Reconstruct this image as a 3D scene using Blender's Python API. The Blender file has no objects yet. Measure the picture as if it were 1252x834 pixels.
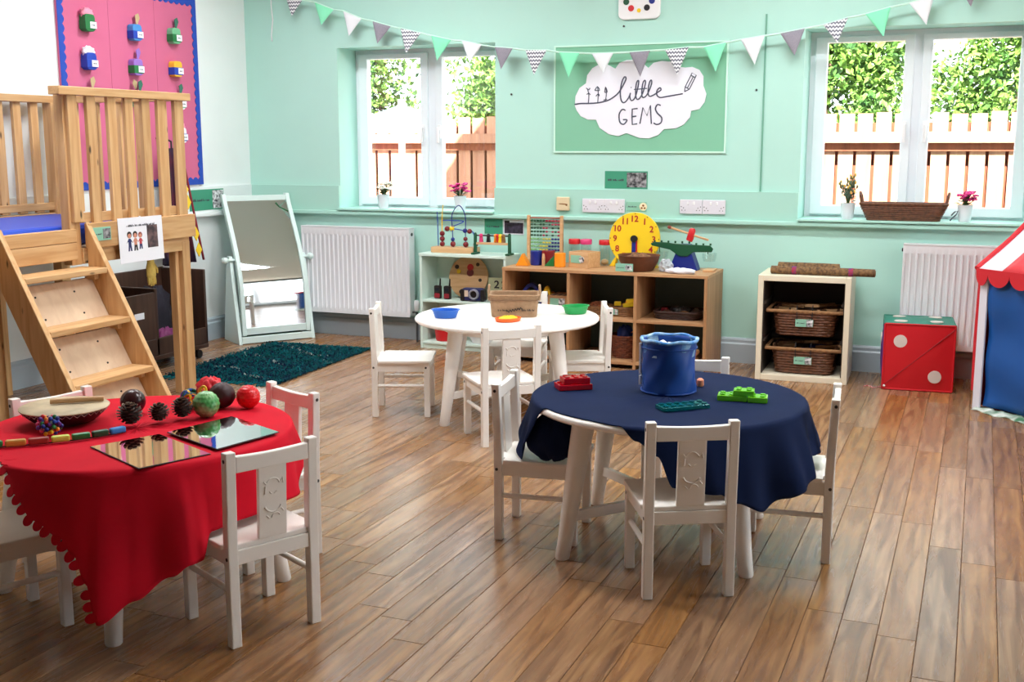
import bpy, bmesh, math, random
from mathutils import Vector, Matrix, Quaternion
R = math.radians
rnd = random.Random(7)
SC = bpy.context.scene
COL = SC.collection

# ---------------------------------------------------------------- camera
cam_d = bpy.data.cameras.new('camera'); cam = bpy.data.objects.new('camera', cam_d); COL.objects.link(cam)
cam.location = (0, 0, 1.298)
cam.rotation_euler = (R(90 - 9.865), R(0.05), R(22.278))
cam_d.sensor_width = 36.0; cam_d.lens = 36.0 * 1390 / 1252
cam_d.clip_start = 0.05; cam_d.clip_end = 200
SC.camera = cam
# ---------------------------------------------------------------- view, sky, sun
SC.view_settings.view_transform = 'Standard'; SC.view_settings.look = 'None'
SC.view_settings.gamma = 1.0; SC.view_settings.use_curve_mapping = False
SC.view_settings.exposure = 0.13
w = bpy.data.worlds.new('sky'); SC.world = w; w.use_nodes = True
bg = w.node_tree.nodes['Background']; bg.inputs[0].default_value = (0.86, 0.94, 1.0, 1); bg.inputs[1].default_value = 5.0
sun_d = bpy.data.lights.new('sun', 'SUN'); sun_d.energy = 36.0; sun_d.angle = R(0.6); sun_d.color = (1, 0.95, 0.86)
sun = bpy.data.objects.new('sun', sun_d); COL.objects.link(sun)
sun.rotation_euler = (R(49), 0, R(4)); sun.location = (0, -6, 9)      # shines towards +Y, 41 degrees high

# ---------------------------------------------------------------- helpers
def lin(c):
    return tuple((v/255/12.92 if v <= 10 else ((v/255+0.055)/1.055)**2.4) for v in c) + (1,)
MATS = {}
def mat(name, rgb, rough=0.5, metal=0.0, var=0.0, vscale=30, bump=0.0, bscale=200, alpha_trans=0.0, emit=0.0, coat=0.0, stretch=None, spec=0.5, rgb2=None, perobj=0.0):
    if name in MATS: return MATS[name]
    m = bpy.data.materials.new(name); m.use_nodes = True
    nt = m.node_tree; p = nt.nodes['Principled BSDF']; L = nt.links
    c = lin(rgb); p.inputs['Base Color'].default_value = c
    p.inputs['Roughness'].default_value = rough; p.inputs['Metallic'].default_value = metal
    p.inputs['Specular IOR Level'].default_value = spec
    if coat: p.inputs['Coat Weight'].default_value = coat; p.inputs['Coat Roughness'].default_value = 0.15
    if emit: p.inputs['Emission Color'].default_value = c; p.inputs['Emission Strength'].default_value = emit
    tc = nt.nodes.new('ShaderNodeTexCoord'); src = tc.outputs['Object']
    if stretch:
        mp = nt.nodes.new('ShaderNodeMapping'); mp.inputs['Scale'].default_value = stretch; L.new(src, mp.inputs[0]); src = mp.outputs[0]
    if var:
        nz = nt.nodes.new('ShaderNodeTexNoise'); nz.inputs['Scale'].default_value = vscale; nz.inputs['Detail'].default_value = 5
        L.new(src, nz.inputs['Vector'])
        mx = nt.nodes.new('ShaderNodeMix'); mx.data_type = 'RGBA'
        c2 = lin(rgb2) if rgb2 else tuple(v*(1-var) for v in c[:3]) + (1,)
        mx.inputs[6].default_value = c; mx.inputs[7].default_value = c2
        rp = nt.nodes.new('ShaderNodeValToRGB'); rp.color_ramp.elements[0].position = 0.38; rp.color_ramp.elements[1].position = 0.66
        L.new(nz.outputs['Fac'], rp.inputs[0]); L.new(rp.outputs[0], mx.inputs[0]); out = mx.outputs[2]
        if perobj:
            oi = nt.nodes.new('ShaderNodeObjectInfo'); hs = nt.nodes.new('ShaderNodeHueSaturation')
            mr = nt.nodes.new('ShaderNodeMapRange'); mr.inputs[3].default_value = 1-perobj; mr.inputs[4].default_value = 1+perobj
            L.new(oi.outputs['Random'], mr.inputs[0]); L.new(mr.outputs[0], hs.inputs['Value']); L.new(out, hs.inputs['Color']); out = hs.outputs[0]
        L.new(out, p.inputs['Base Color'])
    if bump:
        n2 = nt.nodes.new('ShaderNodeTexNoise'); n2.inputs['Scale'].default_value = bscale; n2.inputs['Detail'].default_value = 3
        L.new(src, n2.inputs['Vector'])
        b = nt.nodes.new('ShaderNodeBump'); b.inputs['Strength'].default_value = bump; b.inputs['Distance'].default_value = 0.002
        L.new(n2.outputs['Fac'], b.inputs['Height']); L.new(b.outputs[0], p.inputs['Normal'])
    if alpha_trans:
        t = nt.nodes.new('ShaderNodeBsdfTransparent'); t.inputs[0].default_value = (*[0.5+0.5*v for v in c[:3]], 1)
        ms = nt.nodes.new('ShaderNodeMixShader'); ms.inputs[0].default_value = alpha_trans
        o = nt.nodes['Material Output']; L.new(p.outputs[0], ms.inputs[1]); L.new(t.outputs[0], ms.inputs[2]); L.new(ms.outputs[0], o.inputs[0])
    MATS[name] = m; return m
def glass_mat(name, tint=(1,1,1), refl=0.06):
    m = bpy.data.materials.new(name); m.use_nodes = True; nt = m.node_tree; nt.nodes.clear()
    o = nt.nodes.new('ShaderNodeOutputMaterial'); t = nt.nodes.new('ShaderNodeBsdfTransparent'); g = nt.nodes.new('ShaderNodeBsdfGlossy')
    ms = nt.nodes.new('ShaderNodeMixShader'); t.inputs[0].default_value = (*tint, 1); g.inputs['Roughness'].default_value = 0.02; ms.inputs[0].default_value = refl
    nt.links.new(t.outputs[0], ms.inputs[1]); nt.links.new(g.outputs[0], ms.inputs[2]); nt.links.new(ms.outputs[0], o.inputs[0])
    MATS[name] = m; return m
def wood_mat(name, a, b, scale=6.0, rough=0.45, axis=2, bump=0.15, knots=True, spec=0.4):
    """pale pine or dark boards: grain runs along the given object axis"""
    if name in MATS: return MATS[name]
    m = bpy.data.materials.new(name); m.use_nodes = True; nt = m.node_tree; p = nt.nodes['Principled BSDF']; L = nt.links
    p.inputs['Roughness'].default_value = rough; p.inputs['Specular IOR Level'].default_value = spec
    tc = nt.nodes.new('ShaderNodeTexCoord'); oi = nt.nodes.new('ShaderNodeObjectInfo')
    mp = nt.nodes.new('ShaderNodeMapping'); s = [scale*6]*3; s[axis] = scale*0.45; mp.inputs['Scale'].default_value = s
    ad = nt.nodes.new('ShaderNodeVectorMath'); ad.operation = 'ADD'
    ml = nt.nodes.new('ShaderNodeVectorMath'); ml.operation = 'SCALE'; ml.inputs[0].default_value = (17, 31, 23); L.new(oi.outputs['Random'], ml.inputs['Scale'])
    L.new(tc.outputs['Object'], ad.inputs[0]); L.new(ml.outputs[0], ad.inputs[1]); L.new(ad.outputs[0], mp.inputs[0])
    nz = nt.nodes.new('ShaderNodeTexNoise'); nz.inputs['Scale'].default_value = 1.0; nz.inputs['Detail'].default_value = 6; nz.inputs['Distortion'].default_value = 0.6
    L.new(mp.outputs[0], nz.inputs['Vector'])
    rp = nt.nodes.new('ShaderNodeValToRGB'); rp.color_ramp.elements[0].position = 0.32; rp.color_ramp.elements[1].position = 0.68
    rp.color_ramp.elements[0].color = lin(a); rp.color_ramp.elements[1].color = lin(b); L.new(nz.outputs['Fac'], rp.inputs[0]); out = rp.outputs[0]
    if knots:
        vo = nt.nodes.new('ShaderNodeTexVoronoi'); vo.inputs['Scale'].default_value = 1.0; mp2 = nt.nodes.new('ShaderNodeMapping')
        s2 = [14.0]*3; s2[axis] = 4.5; mp2.inputs['Scale'].default_value = s2; L.new(ad.outputs[0], mp2.inputs[0]); L.new(mp2.outputs[0], vo.inputs['Vector'])
        r2 = nt.nodes.new('ShaderNodeValToRGB'); r2.color_ramp.elements[0].position = 0.05; r2.color_ramp.elements[1].position = 0.11
        r2.color_ramp.elements[0].color = (1,1,1,1); r2.color_ramp.elements[1].color = (0,0,0,1); L.new(vo.outputs['Distance'], r2.inputs[0])
        mx = nt.nodes.new('ShaderNodeMix'); mx.data_type = 'RGBA'; L.new(r2.outputs[0], mx.inputs[0]); L.new(out, mx.inputs[6]); mx.inputs[7].default_value = lin(tuple(v*0.42 for v in a)); out = mx.outputs[2]
    hs = nt.nodes.new('ShaderNodeHueSaturation'); mr = nt.nodes.new('ShaderNodeMapRange'); mr.inputs[3].default_value = 0.9; mr.inputs[4].default_value = 1.1
    L.new(oi.outputs['Random'], mr.inputs[0]); L.new(mr.outputs[0], hs.inputs['Value']); L.new(out, hs.inputs['Color']); L.new(hs.outputs[0], p.inputs['Base Color'])
    if bump:
        b_ = nt.nodes.new('ShaderNodeBump'); b_.inputs['Strength'].default_value = bump; b_.inputs['Distance'].default_value = 0.001
        L.new(nz.outputs['Fac'], b_.inputs['Height']); L.new(b_.outputs[0], p.inputs['Normal'])
    MATS[name] = m; return m

class MB:
    """collects shapes; build() links them as ONE mesh object"""
    def __init__(s): s.v = []; s.f = []; s.mi = []; s.m = 0
    def add(s, vs, fs):
        o = len(s.v); s.v += [tuple(v) for v in vs]; s.f += [tuple(i+o for i in f) for f in fs]; s.mi += [s.m]*len(fs); return s
    def hexa(s, p):   # 8 points: bottom ring 0-3 ccw, top ring 4-7
        return s.add(p, [(3,2,1,0),(4,5,6,7),(0,1,5,4),(1,2,6,5),(2,3,7,6),(3,0,4,7)])
    def box(s, x0, x1, y0, y1, z0, z1):
        return s.hexa([(x0,y0,z0),(x1,y0,z0),(x1,y1,z0),(x0,y1,z0),(x0,y0,z1),(x1,y0,z1),(x1,y1,z1),(x0,y1,z1)])
    def bar(s, a, b, w, h, up=(0,0,1)):
        a = Vector(a); b = Vector(b); d = (b-a).normalized(); sd = d.cross(Vector(up)); sd = sd.normalized() if sd.length > 1e-5 else Vector((1,0,0)); u = sd.cross(d)
        P = lambda q, i, j: q + sd*(i*w/2) + u*(j*h/2)
        return s.hexa([P(a,-1,-1),P(a,1,-1),P(b,1,-1),P(b,-1,-1),P(a,-1,1),P(a,1,1),P(b,1,1),P(b,-1,1)])
    def tube(s, pts, r, n=8, closed=False, caps=True):
        pts = [Vector(p) for p in pts]; N = len(pts); rr = r if isinstance(r, (list, tuple)) else [r]*N
        vs = []; fs = []; ref = None
        for i, p in enumerate(pts):
            if closed: t = pts[(i+1) % N] - pts[i-1]
            else: t = pts[min(i+1, N-1)] - pts[max(i-1, 0)]
            t = t.normalized() if t.length > 1e-9 else Vector((0,0,1))
            if ref is None:
                ref = t.orthogonal().normalized()
            else:
                ref = ref - t*ref.dot(t); ref = ref.normalized() if ref.length > 1e-6 else t.orthogonal().normalized()
            bi = t.cross(ref)
            for k in range(n):
                a = 2*math.pi*k/n; vs.append(p + ref*(math.cos(a)*rr[i]) + bi*(math.sin(a)*rr[i]))
        for i in range(N if closed else N-1):
            j = (i+1) % N
            for k in range(n): fs.append((i*n+k, i*n+(k+1) % n, j*n+(k+1) % n, j*n+k))
        if caps and not closed: fs.append(tuple(range(n-1, -1, -1))); fs.append(tuple((N-1)*n+k for k in range(n)))
        return s.add(vs, fs)
    def cyl(s, a, b, r0, r1=None, n=16): return s.tube([a, b], [r0, r0 if r1 is None else r1], n)
    def sphere(s, c, r, nu=16, nv=10, fn=None, sc=(1,1,1)):
        vs = [(c[0], c[1], c[2]-r*sc[2])]; fs = []
        for i in range(1, nv):
            th = math.pi*i/nv
            for k in range(nu):
                ph = 2*math.pi*k/nu; q = r*(fn(th, ph) if fn else 1)
                vs.append((c[0]+q*sc[0]*math.sin(th)*math.cos(ph), c[1]+q*sc[1]*math.sin(th)*math.sin(ph), c[2]-q*sc[2]*math.cos(th)))
        vs.append((c[0], c[1], c[2]+r*sc[2])); top = len(vs)-1
        for k in range(nu): fs.append((0, 1+(k+1) % nu, 1+k)); fs.append((top, 1+(nv-2)*nu+k, 1+(nv-2)*nu+(k+1) % nu))
        for i in range(nv-2):
            for k in range(nu): a = 1+i*nu+k; b = 1+i*nu+(k+1) % nu; fs.append((a, b, b+nu, a+nu))
        return s.add(vs, fs)
    def lathe(s, prof, n=24, c=(0,0,0), sx=1, sy=1, capb=True, capt=True):
        vs = []; fs = []
        for r, z in prof:
            for k in range(n): a = 2*math.pi*k/n; vs.append((c[0]+r*sx*math.cos(a), c[1]+r*sy*math.sin(a), c[2]+z))
        for i in range(len(prof)-1):
            for k in range(n): fs.append((i*n+k, i*n+(k+1) % n, (i+1)*n+(k+1) % n, (i+1)*n+k))
        if capb: fs.append(tuple(range(n-1, -1, -1)))
        if capt: fs.append(tuple((len(prof)-1)*n+k for k in range(n)))
        return s.add(vs, fs)
    def prism(s, poly, o, u, v, h):
        """2-D polygon in the plane (o; u, v) extruded by the vector h"""
        o = Vector(o); u = Vector(u); v = Vector(v); h = Vector(h); n = len(poly)
        vs = [o+u*a+v*b for a, b in poly] + [o+u*a+v*b+h for a, b in poly]
        return s.add(vs, [tuple(range(n-1, -1, -1)), tuple(range(n, 2*n))] + [(i, (i+1) % n, n+(i+1) % n, n+i) for i in range(n)])
    def grid(s, P, nu, nv, closed_u=False):
        vs = [P(i, j) for j in range(nv) for i in range(nu)]; fs = []
        for j in range(nv-1):
            for i in range(nu if closed_u else nu-1): k = (i+1) % nu; fs.append((j*nu+i, j*nu+k, (j+1)*nu+k, (j+1)*nu+i))
        return s.add(vs, fs)
    def mesh(s, name, mats, smooth=False):
        me = bpy.data.meshes.new(name); me.from_pydata(s.v, [], s.f)
        for m in (mats if isinstance(mats, (list, tuple)) else [mats]): me.materials.append(m)
        if any(s.mi): me.polygons.foreach_set('material_index', s.mi)
        bm = bmesh.new(); bm.from_mesh(me); bmesh.ops.recalc_face_normals(bm, faces=bm.faces); bm.to_mesh(me); bm.free()
        if smooth:
            me.polygons.foreach_set('use_smooth', [True]*len(me.polygons))
            if smooth != 'all': me.set_sharp_from_angle(angle=R(38))
        me.update(); return me
    def build(s, name, mats, parent=None, smooth=False, bevel=0.0, kind=None, loc=None):
        o = bpy.data.objects.new(name, s.mesh(name, mats, smooth)); COL.objects.link(o)
        if parent: o.parent = parent
        if loc: o.location = loc
        if bevel:
            b = o.modifiers.new('bevel', 'BEVEL'); b.width = bevel; b.segments = 2; b.limit_method = 'ANGLE'; b.angle_limit = R(40); b.harden_normals = False
        if kind: o['kind'] = kind
        return o
def tag(o, label=None, cat=None, group=None, kind=None):
    if label: o['label'] = label
    if cat: o['category'] = cat
    if group: o['group'] = group
    if kind: o['kind'] = kind
    return o
def thing(name, label, cat, loc=(0,0,0), rz=0, group=None):
    o = bpy.data.objects.new(name, None); COL.objects.link(o); o.location = loc; o.rotation_euler = (0, 0, rz); o.empty_display_size = 0.05
    return tag(o, label, cat, group)
def copy_tree(o, parent=None):
    c = o.copy(); COL.objects.link(c)
    if parent: c.parent = parent
    for ch in list(o.children): copy_tree(ch, c)
    return c
def text(txt, name, width, height, m, parent, loc, rot, ext=0.0006):
    cu = bpy.data.curves.new('lettering', 'FONT'); cu.body = txt; cu.extrude = 0.0006; cu.resolution_u = 3; cu.offset = 0.022
    t = bpy.data.objects.new('lettering', cu); COL.objects.link(t); bpy.context.view_layer.update()
    me = bpy.data.meshes.new_from_object(t.evaluated_get(bpy.context.evaluated_depsgraph_get()))
    bpy.data.objects.remove(t)
    xs = [v.co.x for v in me.vertices]; ys = [v.co.y for v in me.vertices]
    sx = width/(max(xs)-min(xs)) if width else None; sy = height/(max(ys)-min(ys)) if height else None
    sx = sx or sy; sy = sy or sx; cx = (max(xs)+min(xs))/2; cy = (max(ys)+min(ys))/2
    for v in me.vertices: v.co = ((v.co.x-cx)*sx, (v.co.y-cy)*sy, v.co.z*(ext/0.0006))
    me.materials.clear(); me.materials.append(m)
    o = bpy.data.objects.new(name, me); COL.objects.link(o); o.parent = parent; o.location = loc; o.rotation_euler = rot
    o['kind'] = 'stuff' if len(txt) > 2 else ''
    if not o['kind']: del o['kind']
    return o
def rrect(x0, x1, z0, z1, r, n=5):
    P = []
    for cx, cz, a0 in ((x1-r, z0+r, -90), (x1-r, z1-r, 0), (x0+r, z1-r, 90), (x0+r, z0+r, 180)):
        for i in range(n+1): a = R(a0+90*i/n); P.append((cx+r*math.cos(a), cz+r*math.sin(a)))
    return P
def gridwall(name, us, zs, holes, plane, d0, d1, m, kind='structure', parent=None):
    """wall of thickness d0..d1 with rectangular holes, one connected shell"""
    us = sorted(set(us + [h[i] for h in holes for i in (0, 1)])); zs = sorted(set(zs + [h[i] for h in holes for i in (2, 3)]))
    solid = lambda i, j: 0 <= i < len(us)-1 and 0 <= j < len(zs)-1 and not any(h[0] <= (us[i]+us[i+1])/2 <= h[1] and h[2] <= (zs[j]+zs[j+1])/2 <= h[3] for h in holes)
    pt = (lambda u, d, z: (u, d, z)) if plane == 'y' else (lambda u, d, z: (d, u, z))
    idx = {}; vs = []; fs = []
    def V(i, d, j):
        k = (i, d, j)
        if k not in idx: idx[k] = len(vs); vs.append(pt(us[i], (d0, d1)[d], zs[j]))
        return idx[k]
    for i in range(len(us)-1):
        for j in range(len(zs)-1):
            if not solid(i, j): continue
            fs.append((V(i,0,j), V(i+1,0,j), V(i+1,0,j+1), V(i,0,j+1))); fs.append((V(i,1,j), V(i,1,j+1), V(i+1,1,j+1), V(i+1,1,j)))
            if not solid(i-1, j): fs.append((V(i,0,j), V(i,0,j+1), V(i,1,j+1), V(i,1,j)))
            if not solid(i+1, j): fs.append((V(i+1,0,j), V(i+1,1,j), V(i+1,1,j+1), V(i+1,0,j+1)))
            if not solid(i, j-1): fs.append((V(i,0,j), V(i,1,j), V(i+1,1,j), V(i+1,0,j)))
            if not solid(i, j+1): fs.append((V(i,0,j+1), V(i+1,0,j+1), V(i+1,1,j+1), V(i,1,j+1)))
    b = MB(); b.add(vs, fs); return b.build(name, m, parent, kind=kind)
def squiggle(n, w_, h_, seed=0):
    """rows of tiny bars standing for print too small to read"""
    rg = random.Random(seed); b = MB(); x = -w_/2
    while x < w_/2:
        l = rg.uniform(0.15, 0.4)*h_*1.2
        hh = h_*rg.uniform(0.5, 1.0); b.box(x, min(x+l, w_/2), 0, 0.0006, -h_/2, -h_/2+hh); x += l + h_*rg.choice((0.12, 0.12, 0.12, 0.5))
    return b

# ---------------------------------------------------------------- materials
M_mint = mat('mint_paint', (181, 226, 214), 0.55, var=0.03, vscale=3, bump=0.05, bscale=120)
M_minttrim = mat('mint_gloss_trim', (172, 219, 205), 0.35)
M_white_wall = mat('white_paint', (236, 242, 242), 0.55, var=0.03, vscale=3, bump=0.05, bscale=120)
M_skirt = mat('skirting_paint', (176, 190, 200), 0.4)
M_far_wall = mat('grey_teal_paint', (120, 128, 126), 0.7)
M_ceil = mat('ceiling_paint', (225, 222, 215), 0.8)
M_upvc = mat('white_window_plastic', (238, 244, 250), 0.3)
M_glass = glass_mat('window_glass')
M_chair = mat('white_lacquer', (252, 248, 242), 0.32, var=0.03, vscale=14, bump=0.05, bscale=60)
M_dark = mat('dark_screw', (35, 32, 30), 0.5)
M_pine = wood_mat('pine_upright', (198, 150, 98), (224, 184, 134), 6, axis=2)
M_pine_y = wood_mat('pine_along_y', (198, 150, 98), (224, 184, 134), 6, axis=1)
M_pine_x = wood_mat('pine_along_x', (198, 150, 98), (224, 184, 134), 6, axis=0)
M_ply = wood_mat('birch_ply', (214, 184, 154), (228, 202, 172), 3, axis=2, knots=False)
M_beech = wood_mat('beech_shelf', (176, 130, 90), (200, 156, 114), 5, axis=0, knots=False)
M_beechz = wood_mat('beech_shelf_upright', (170, 124, 84), (194, 148, 106), 5, axis=2, knots=False)
M_brown = wood_mat('dark_brown_board', (52, 34, 27), (70, 47, 36), 5, axis=2, knots=False)
M_toywood = wood_mat('pale_toy_wood', (206, 160, 112), (224, 184, 138), 10, axis=0, knots=False)
M_mirror = mat('mirror', (225, 230, 232), 0.03, metal=1.0)
M_red = mat('red_plastic', (205, 30, 38), 0.35)
M_blue = mat('blue_plastic', (28, 70, 175), 0.35)
M_dblue = mat('dark_blue_plastic', (24, 40, 130), 0.35)
M_green = mat('green_plastic', (24, 120, 60), 0.35)
M_dgreen = mat('dark_green_plastic', (12, 78, 48), 0.4)
M_yellow = mat('yellow_plastic', (246, 206, 30), 0.4)
M_orange = mat('orange_plastic', (246, 150, 30), 0.35)
M_pink = mat('pink_plastic', (224, 60, 120), 0.4)
M_purple = mat('purple_felt', (90, 30, 130), 0.6)
M_black = mat('black_plastic', (24, 22, 24), 0.4)
M_ink = mat('printed_ink', (60, 62, 74), 0.6)
M_paper = mat('white_paper', (236, 238, 246), 0.7)
M_white = mat('white_plastic', (240, 240, 242), 0.35)
M_signgreen = mat('sign_green', (60, 150, 118), 0.55)
M_palegreen = mat('pale_sign_green', (140, 196, 172), 0.55)
M_wicker = mat('brown_wicker', (112, 66, 38), 0.6, var=0.5, vscale=60, bump=0.4, bscale=90)
M_wickerlt = mat('tan_wicker', (156, 112, 70), 0.6, var=0.4, vscale=60, bump=0.4, bscale=90)
M_leaf = mat('plant_leaf', (58, 96, 44), 0.5, var=0.4, vscale=20)
M_soil = mat('potting_soil', (40, 30, 24), 0.9)
# ================================================================ STRUCTURE
XL, XR, YB, YF, ZC = -4.73, 2.8, 6.73, -2.2, 2.7
W1 = (-4.01, -2.87, 0.855, 1.92); W2 = (-0.972, 0.25, 0.855, 1.93)
gridwall('wall_back', [XL-.3, XR+.3], [-.05, ZC+.1], [W1, W2], 'y', YB, 7.12, M_mint)
gridwall('wall_left', [YF-.3, YB], [-.05, ZC+.1], [], 'x', XL-.3, XL, M_white_wall)
gridwall('wall_right', [YF-.3, YB], [-.05, ZC+.1], [(3.4, 5.2, 0.05, 2.5)], 'x', XR, XR+.3, M_far_wall)
gridwall('wall_front', [XL-.3, XR+.3], [-.05, ZC+.1], [], 'y', YF-.3, YF, M_far_wall)
MB().box(XL-.3, XR+.3, YF-.3, 7.12, ZC, ZC+.1).build('ceiling', M_ceil, kind='structure')
# lower thick band, its rounded nose (the dado) and the ledge above it
gridwall('trim_1', [XL, XR], [.845, 1.018], [(W1[0], W1[1], .86, 1.018), (W2[0], W2[1], .86, 1.018)], 'y', 6.708, YB, M_minttrim)
MB().box(XL, XR, 6.685, 6.735, .826, .852).build('trim_2', M_minttrim, kind='structure', bevel=.006)
gridwall('trim_3', [YF, YB], [.845, 1.018], [], 'x', XL, XL+.02, M_white_wall)
MB().box(XL-.005, XL+.045, YF, YB, .826, .852).build('trim_4', M_white_wall, kind='structure', bevel=.006)
def skirt(P0, P1, name):
    b = MB(); prof = [(0, 0), (.022, 0), (.022, .112), (.014, .122), (.014, .138), (.006, .15), (0, .15)]
    d = (Vector(P1)-Vector(P0)); n = Vector((-d.y, d.x, 0)).normalized()*-1
    b.prism(prof, P0, n, (0, 0, 1), d); return b.build(name, M_skirt, kind='structure')
skirt((XL, YB, 0), (XR, YB, 0), 'baseboard_back')
skirt((XL, YF, 0), (XL, YB, 0), 'baseboard_left')

# ---------------------------------------------------------------- windows
def window(name, x0, x1, z0, z1, xm0, xm1):
    YW = 6.975
    fr = gridwall(name, [x0, x1], [z0, z1], [(x0+.045, xm0+.035, z0+.04, z1-.04), (xm1-.035, x1-.045, z0+.04, z1-.04)], 'y', YW, YW+.09, M_upvc)
    for k, (a, b) in enumerate(((x0+.03, xm0+.05), (xm1-.05, x1-.03))):
        ga, gb = (x0+.098, xm0-.002) if k == 0 else (xm1+.002, x1-.098)
        sh = gridwall('sash', [a, b], [z0+.028, z1-.028], [(ga, gb, z0+.082, z1-.062)], 'y', YW-.022, YW+.03, M_upvc, kind=None, parent=fr)
        bm_ = sh.modifiers.new('bevel', 'BEVEL'); bm_.width = .005; bm_.segments = 2
        MB().box(ga-.004, gb+.004, YW+.002, YW+.008, z0+.078, z1-.058).build('pane', M_glass, fr)
        hx = (gb+.02) if k == 0 else (ga-.02)
        h = MB(); h.box(hx-.011, hx+.011, YW-.034, YW-.02, 1.33, 1.42); h.bar((hx, YW-.05, 1.40), (hx, YW-.05, 1.30), .016, .014, up=(0, 1, 0)); h.box(hx-.008, hx+.008, YW-.055, YW-.03, 1.385, 1.405)
        h.build('handle', M_white, fr, bevel=.003, kind='stuff')
    MB().box(x0-.0, x1+.0, 6.675, YW, z0-.0, z0+.014).build('sill', M_minttrim, fr, bevel=.004)
    # coloured lining of the deep reveal is the wall itself
    return fr
window('window_1', W1[0], W1[1], W1[2], W1[3], -3.508, -3.352)
window('window_2', W2[0], W2[1], W2[2], W2[3], -.448, -.302)
gridwall('door_1', [3.4, 5.2], [.05, 2.5], [(3.48, 4.26, .13, 2.42), (4.34, 5.12, .13, 2.42)], 'x', XR+.1, XR+.18, M_upvc)

# ---------------------------------------------------------------- floor of narrow planks
def floor_mat():
    m = bpy.data.materials.new('oak_vinyl_plank'); m.use_nodes = True; nt = m.node_tree; p = nt.nodes['Principled BSDF']; L = nt.links
    N = nt.nodes.new
    geo = N('ShaderNodeNewGeometry'); oi = N('ShaderNodeObjectInfo')
    s = N('ShaderNodeMath'); s.operation = 'ADD'; L.new(geo.outputs['Random Per Island'], s.inputs[0]); L.new(oi.outputs['Random'], s.inputs[1])
    fr = N('ShaderNodeMath'); fr.operation = 'FRACT'; L.new(s.outputs[0], fr.inputs[0])
    off = N('ShaderNodeVectorMath'); off.operation = 'SCALE'; off.inputs[0].default_value = (13, 47, 29); L.new(fr.outputs[0], off.inputs['Scale'])
    ad = N('ShaderNodeVectorMath'); L.new(geo.outputs['Position'], ad.inputs[0]); L.new(off.outputs[0], ad.inputs[1])
    mp = N('ShaderNodeMapping'); mp.inputs['Scale'].default_value = (26, 2.2, 1); L.new(ad.outputs[0], mp.inputs[0])
    n1 = N('ShaderNodeTexNoise'); n1.inputs['Scale'].default_value = 1; n1.inputs['Detail'].default_value = 8; n1.inputs['Roughness'].default_value = 0.62; n1.inputs['Distortion'].default_value = 1.2; L.new(mp.outputs[0], n1.inputs['Vector'])
    r1 = N('ShaderNodeValToRGB'); e = r1.color_ramp.elements; e[0].position = .3; e[0].color = lin((112, 76, 48)); e[1].position = .7; e[1].color = lin((180, 138, 94))
    q = r1.color_ramp.elements.new(.5); q.color = lin((152, 110, 72)); L.new(n1.outputs['Fac'], r1.inputs[0])
    # cathedral figure
    mp2 = N('ShaderNodeMapping'); mp2.inputs['Scale'].default_value = (9, 1.1, 1); L.new(ad.outputs[0], mp2.inputs[0])
    wv = N('ShaderNodeTexWave'); wv.wave_type = 'BANDS'; wv.bands_direction = 'X'; wv.inputs['Scale'].default_value = .9; wv.inputs['Distortion'].default_value = 9; wv.inputs['Detail'].default_value = 3; wv.inputs['Detail Scale'].default_value = .8; L.new(mp2.outputs[0], wv.inputs['Vector'])
    mx = N('ShaderNodeMix'); mx.data_type = 'RGBA'; mx.blend_type = 'MULTIPLY'; L.new(r1.outputs[0], mx.inputs[6])
    r2 = N('ShaderNodeValToRGB'); r2.color_ramp.elements[0].color = (.6, .57, .54, 1); r2.color_ramp.elements[0].position = .1; r2.color_ramp.elements[1].position = .55; L.new(wv.outputs['Fac'], r2.inputs[0]); L.new(r2.outputs[0], mx.inputs[7]); mx.inputs[0].default_value = .5
    hs = N('ShaderNodeHueSaturation'); mr = N('ShaderNodeMapRange'); mr.inputs[3].default_value = .80; mr.inputs[4].default_value = 1.12; L.new(fr.outputs[0], mr.inputs[0]); L.new(mr.outputs[0], hs.inputs['Value'])
    f2 = N('ShaderNodeMath'); f2.operation = 'MULTIPLY'; f2.inputs[1].default_value = 7.31; L.new(fr.outputs[0], f2.inputs[0]); f3 = N('ShaderNodeMath'); f3.operation = 'FRACT'; L.new(f2.outputs[0], f3.inputs[0])
    mr2 = N('ShaderNodeMapRange'); mr2.inputs[3].default_value = .84; mr2.inputs[4].default_value = 1.10; L.new(f3.outputs[0], mr2.inputs[0]); L.new(mr2.outputs[0], hs.inputs['Saturation'])
    L.new(mx.outputs[2], hs.inputs['Color']); L.new(hs.outputs[0], p.inputs['Base Color'])
    mr3 = N('ShaderNodeMapRange'); mr3.inputs[3].default_value = .34; mr3.inputs[4].default_value = .20; L.new(n1.outputs['Fac'], mr3.inputs[0]); L.new(mr3.outputs[0], p.inputs['Roughness'])
    b = N('ShaderNodeBump'); b.inputs['Strength'].default_value = .12; b.inputs['Distance'].default_value = .001; L.new(n1.outputs['Fac'], b.inputs['Height']); L.new(b.outputs[0], p.inputs['Normal'])
    return m
M_floor = floor_mat()
M_gap = mat('plank_joint', (70, 48, 34), 0.8)
fl = MB().box(XL-.05, XR+.05, YF-.05, 6.9, -.06, -.0022).build('floor', M_gap, kind='structure')
def plank_geo(b, x0, x1, y0, y1):
    g = .0005; c = .0011; x0 += g; x1 -= g; y0 += g; y1 -= g
    b.add([(x0,y0,-.002),(x1,y0,-.002),(x1,y1,-.002),(x0,y1,-.002),(x0+c,y0+c,0),(x1-c,y0+c,0),(x1-c,y1-c,0),(x0+c,y1-c,0)],
          [(4,5,6,7),(0,1,5,4),(1,2,6,5),(2,3,7,6),(3,0,4,7)])
PW, PL = .0995, 1.0
full = MB(); plank_geo(full, 0, PW, 0, PL); full_me = full.mesh('plank', M_floor)
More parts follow.
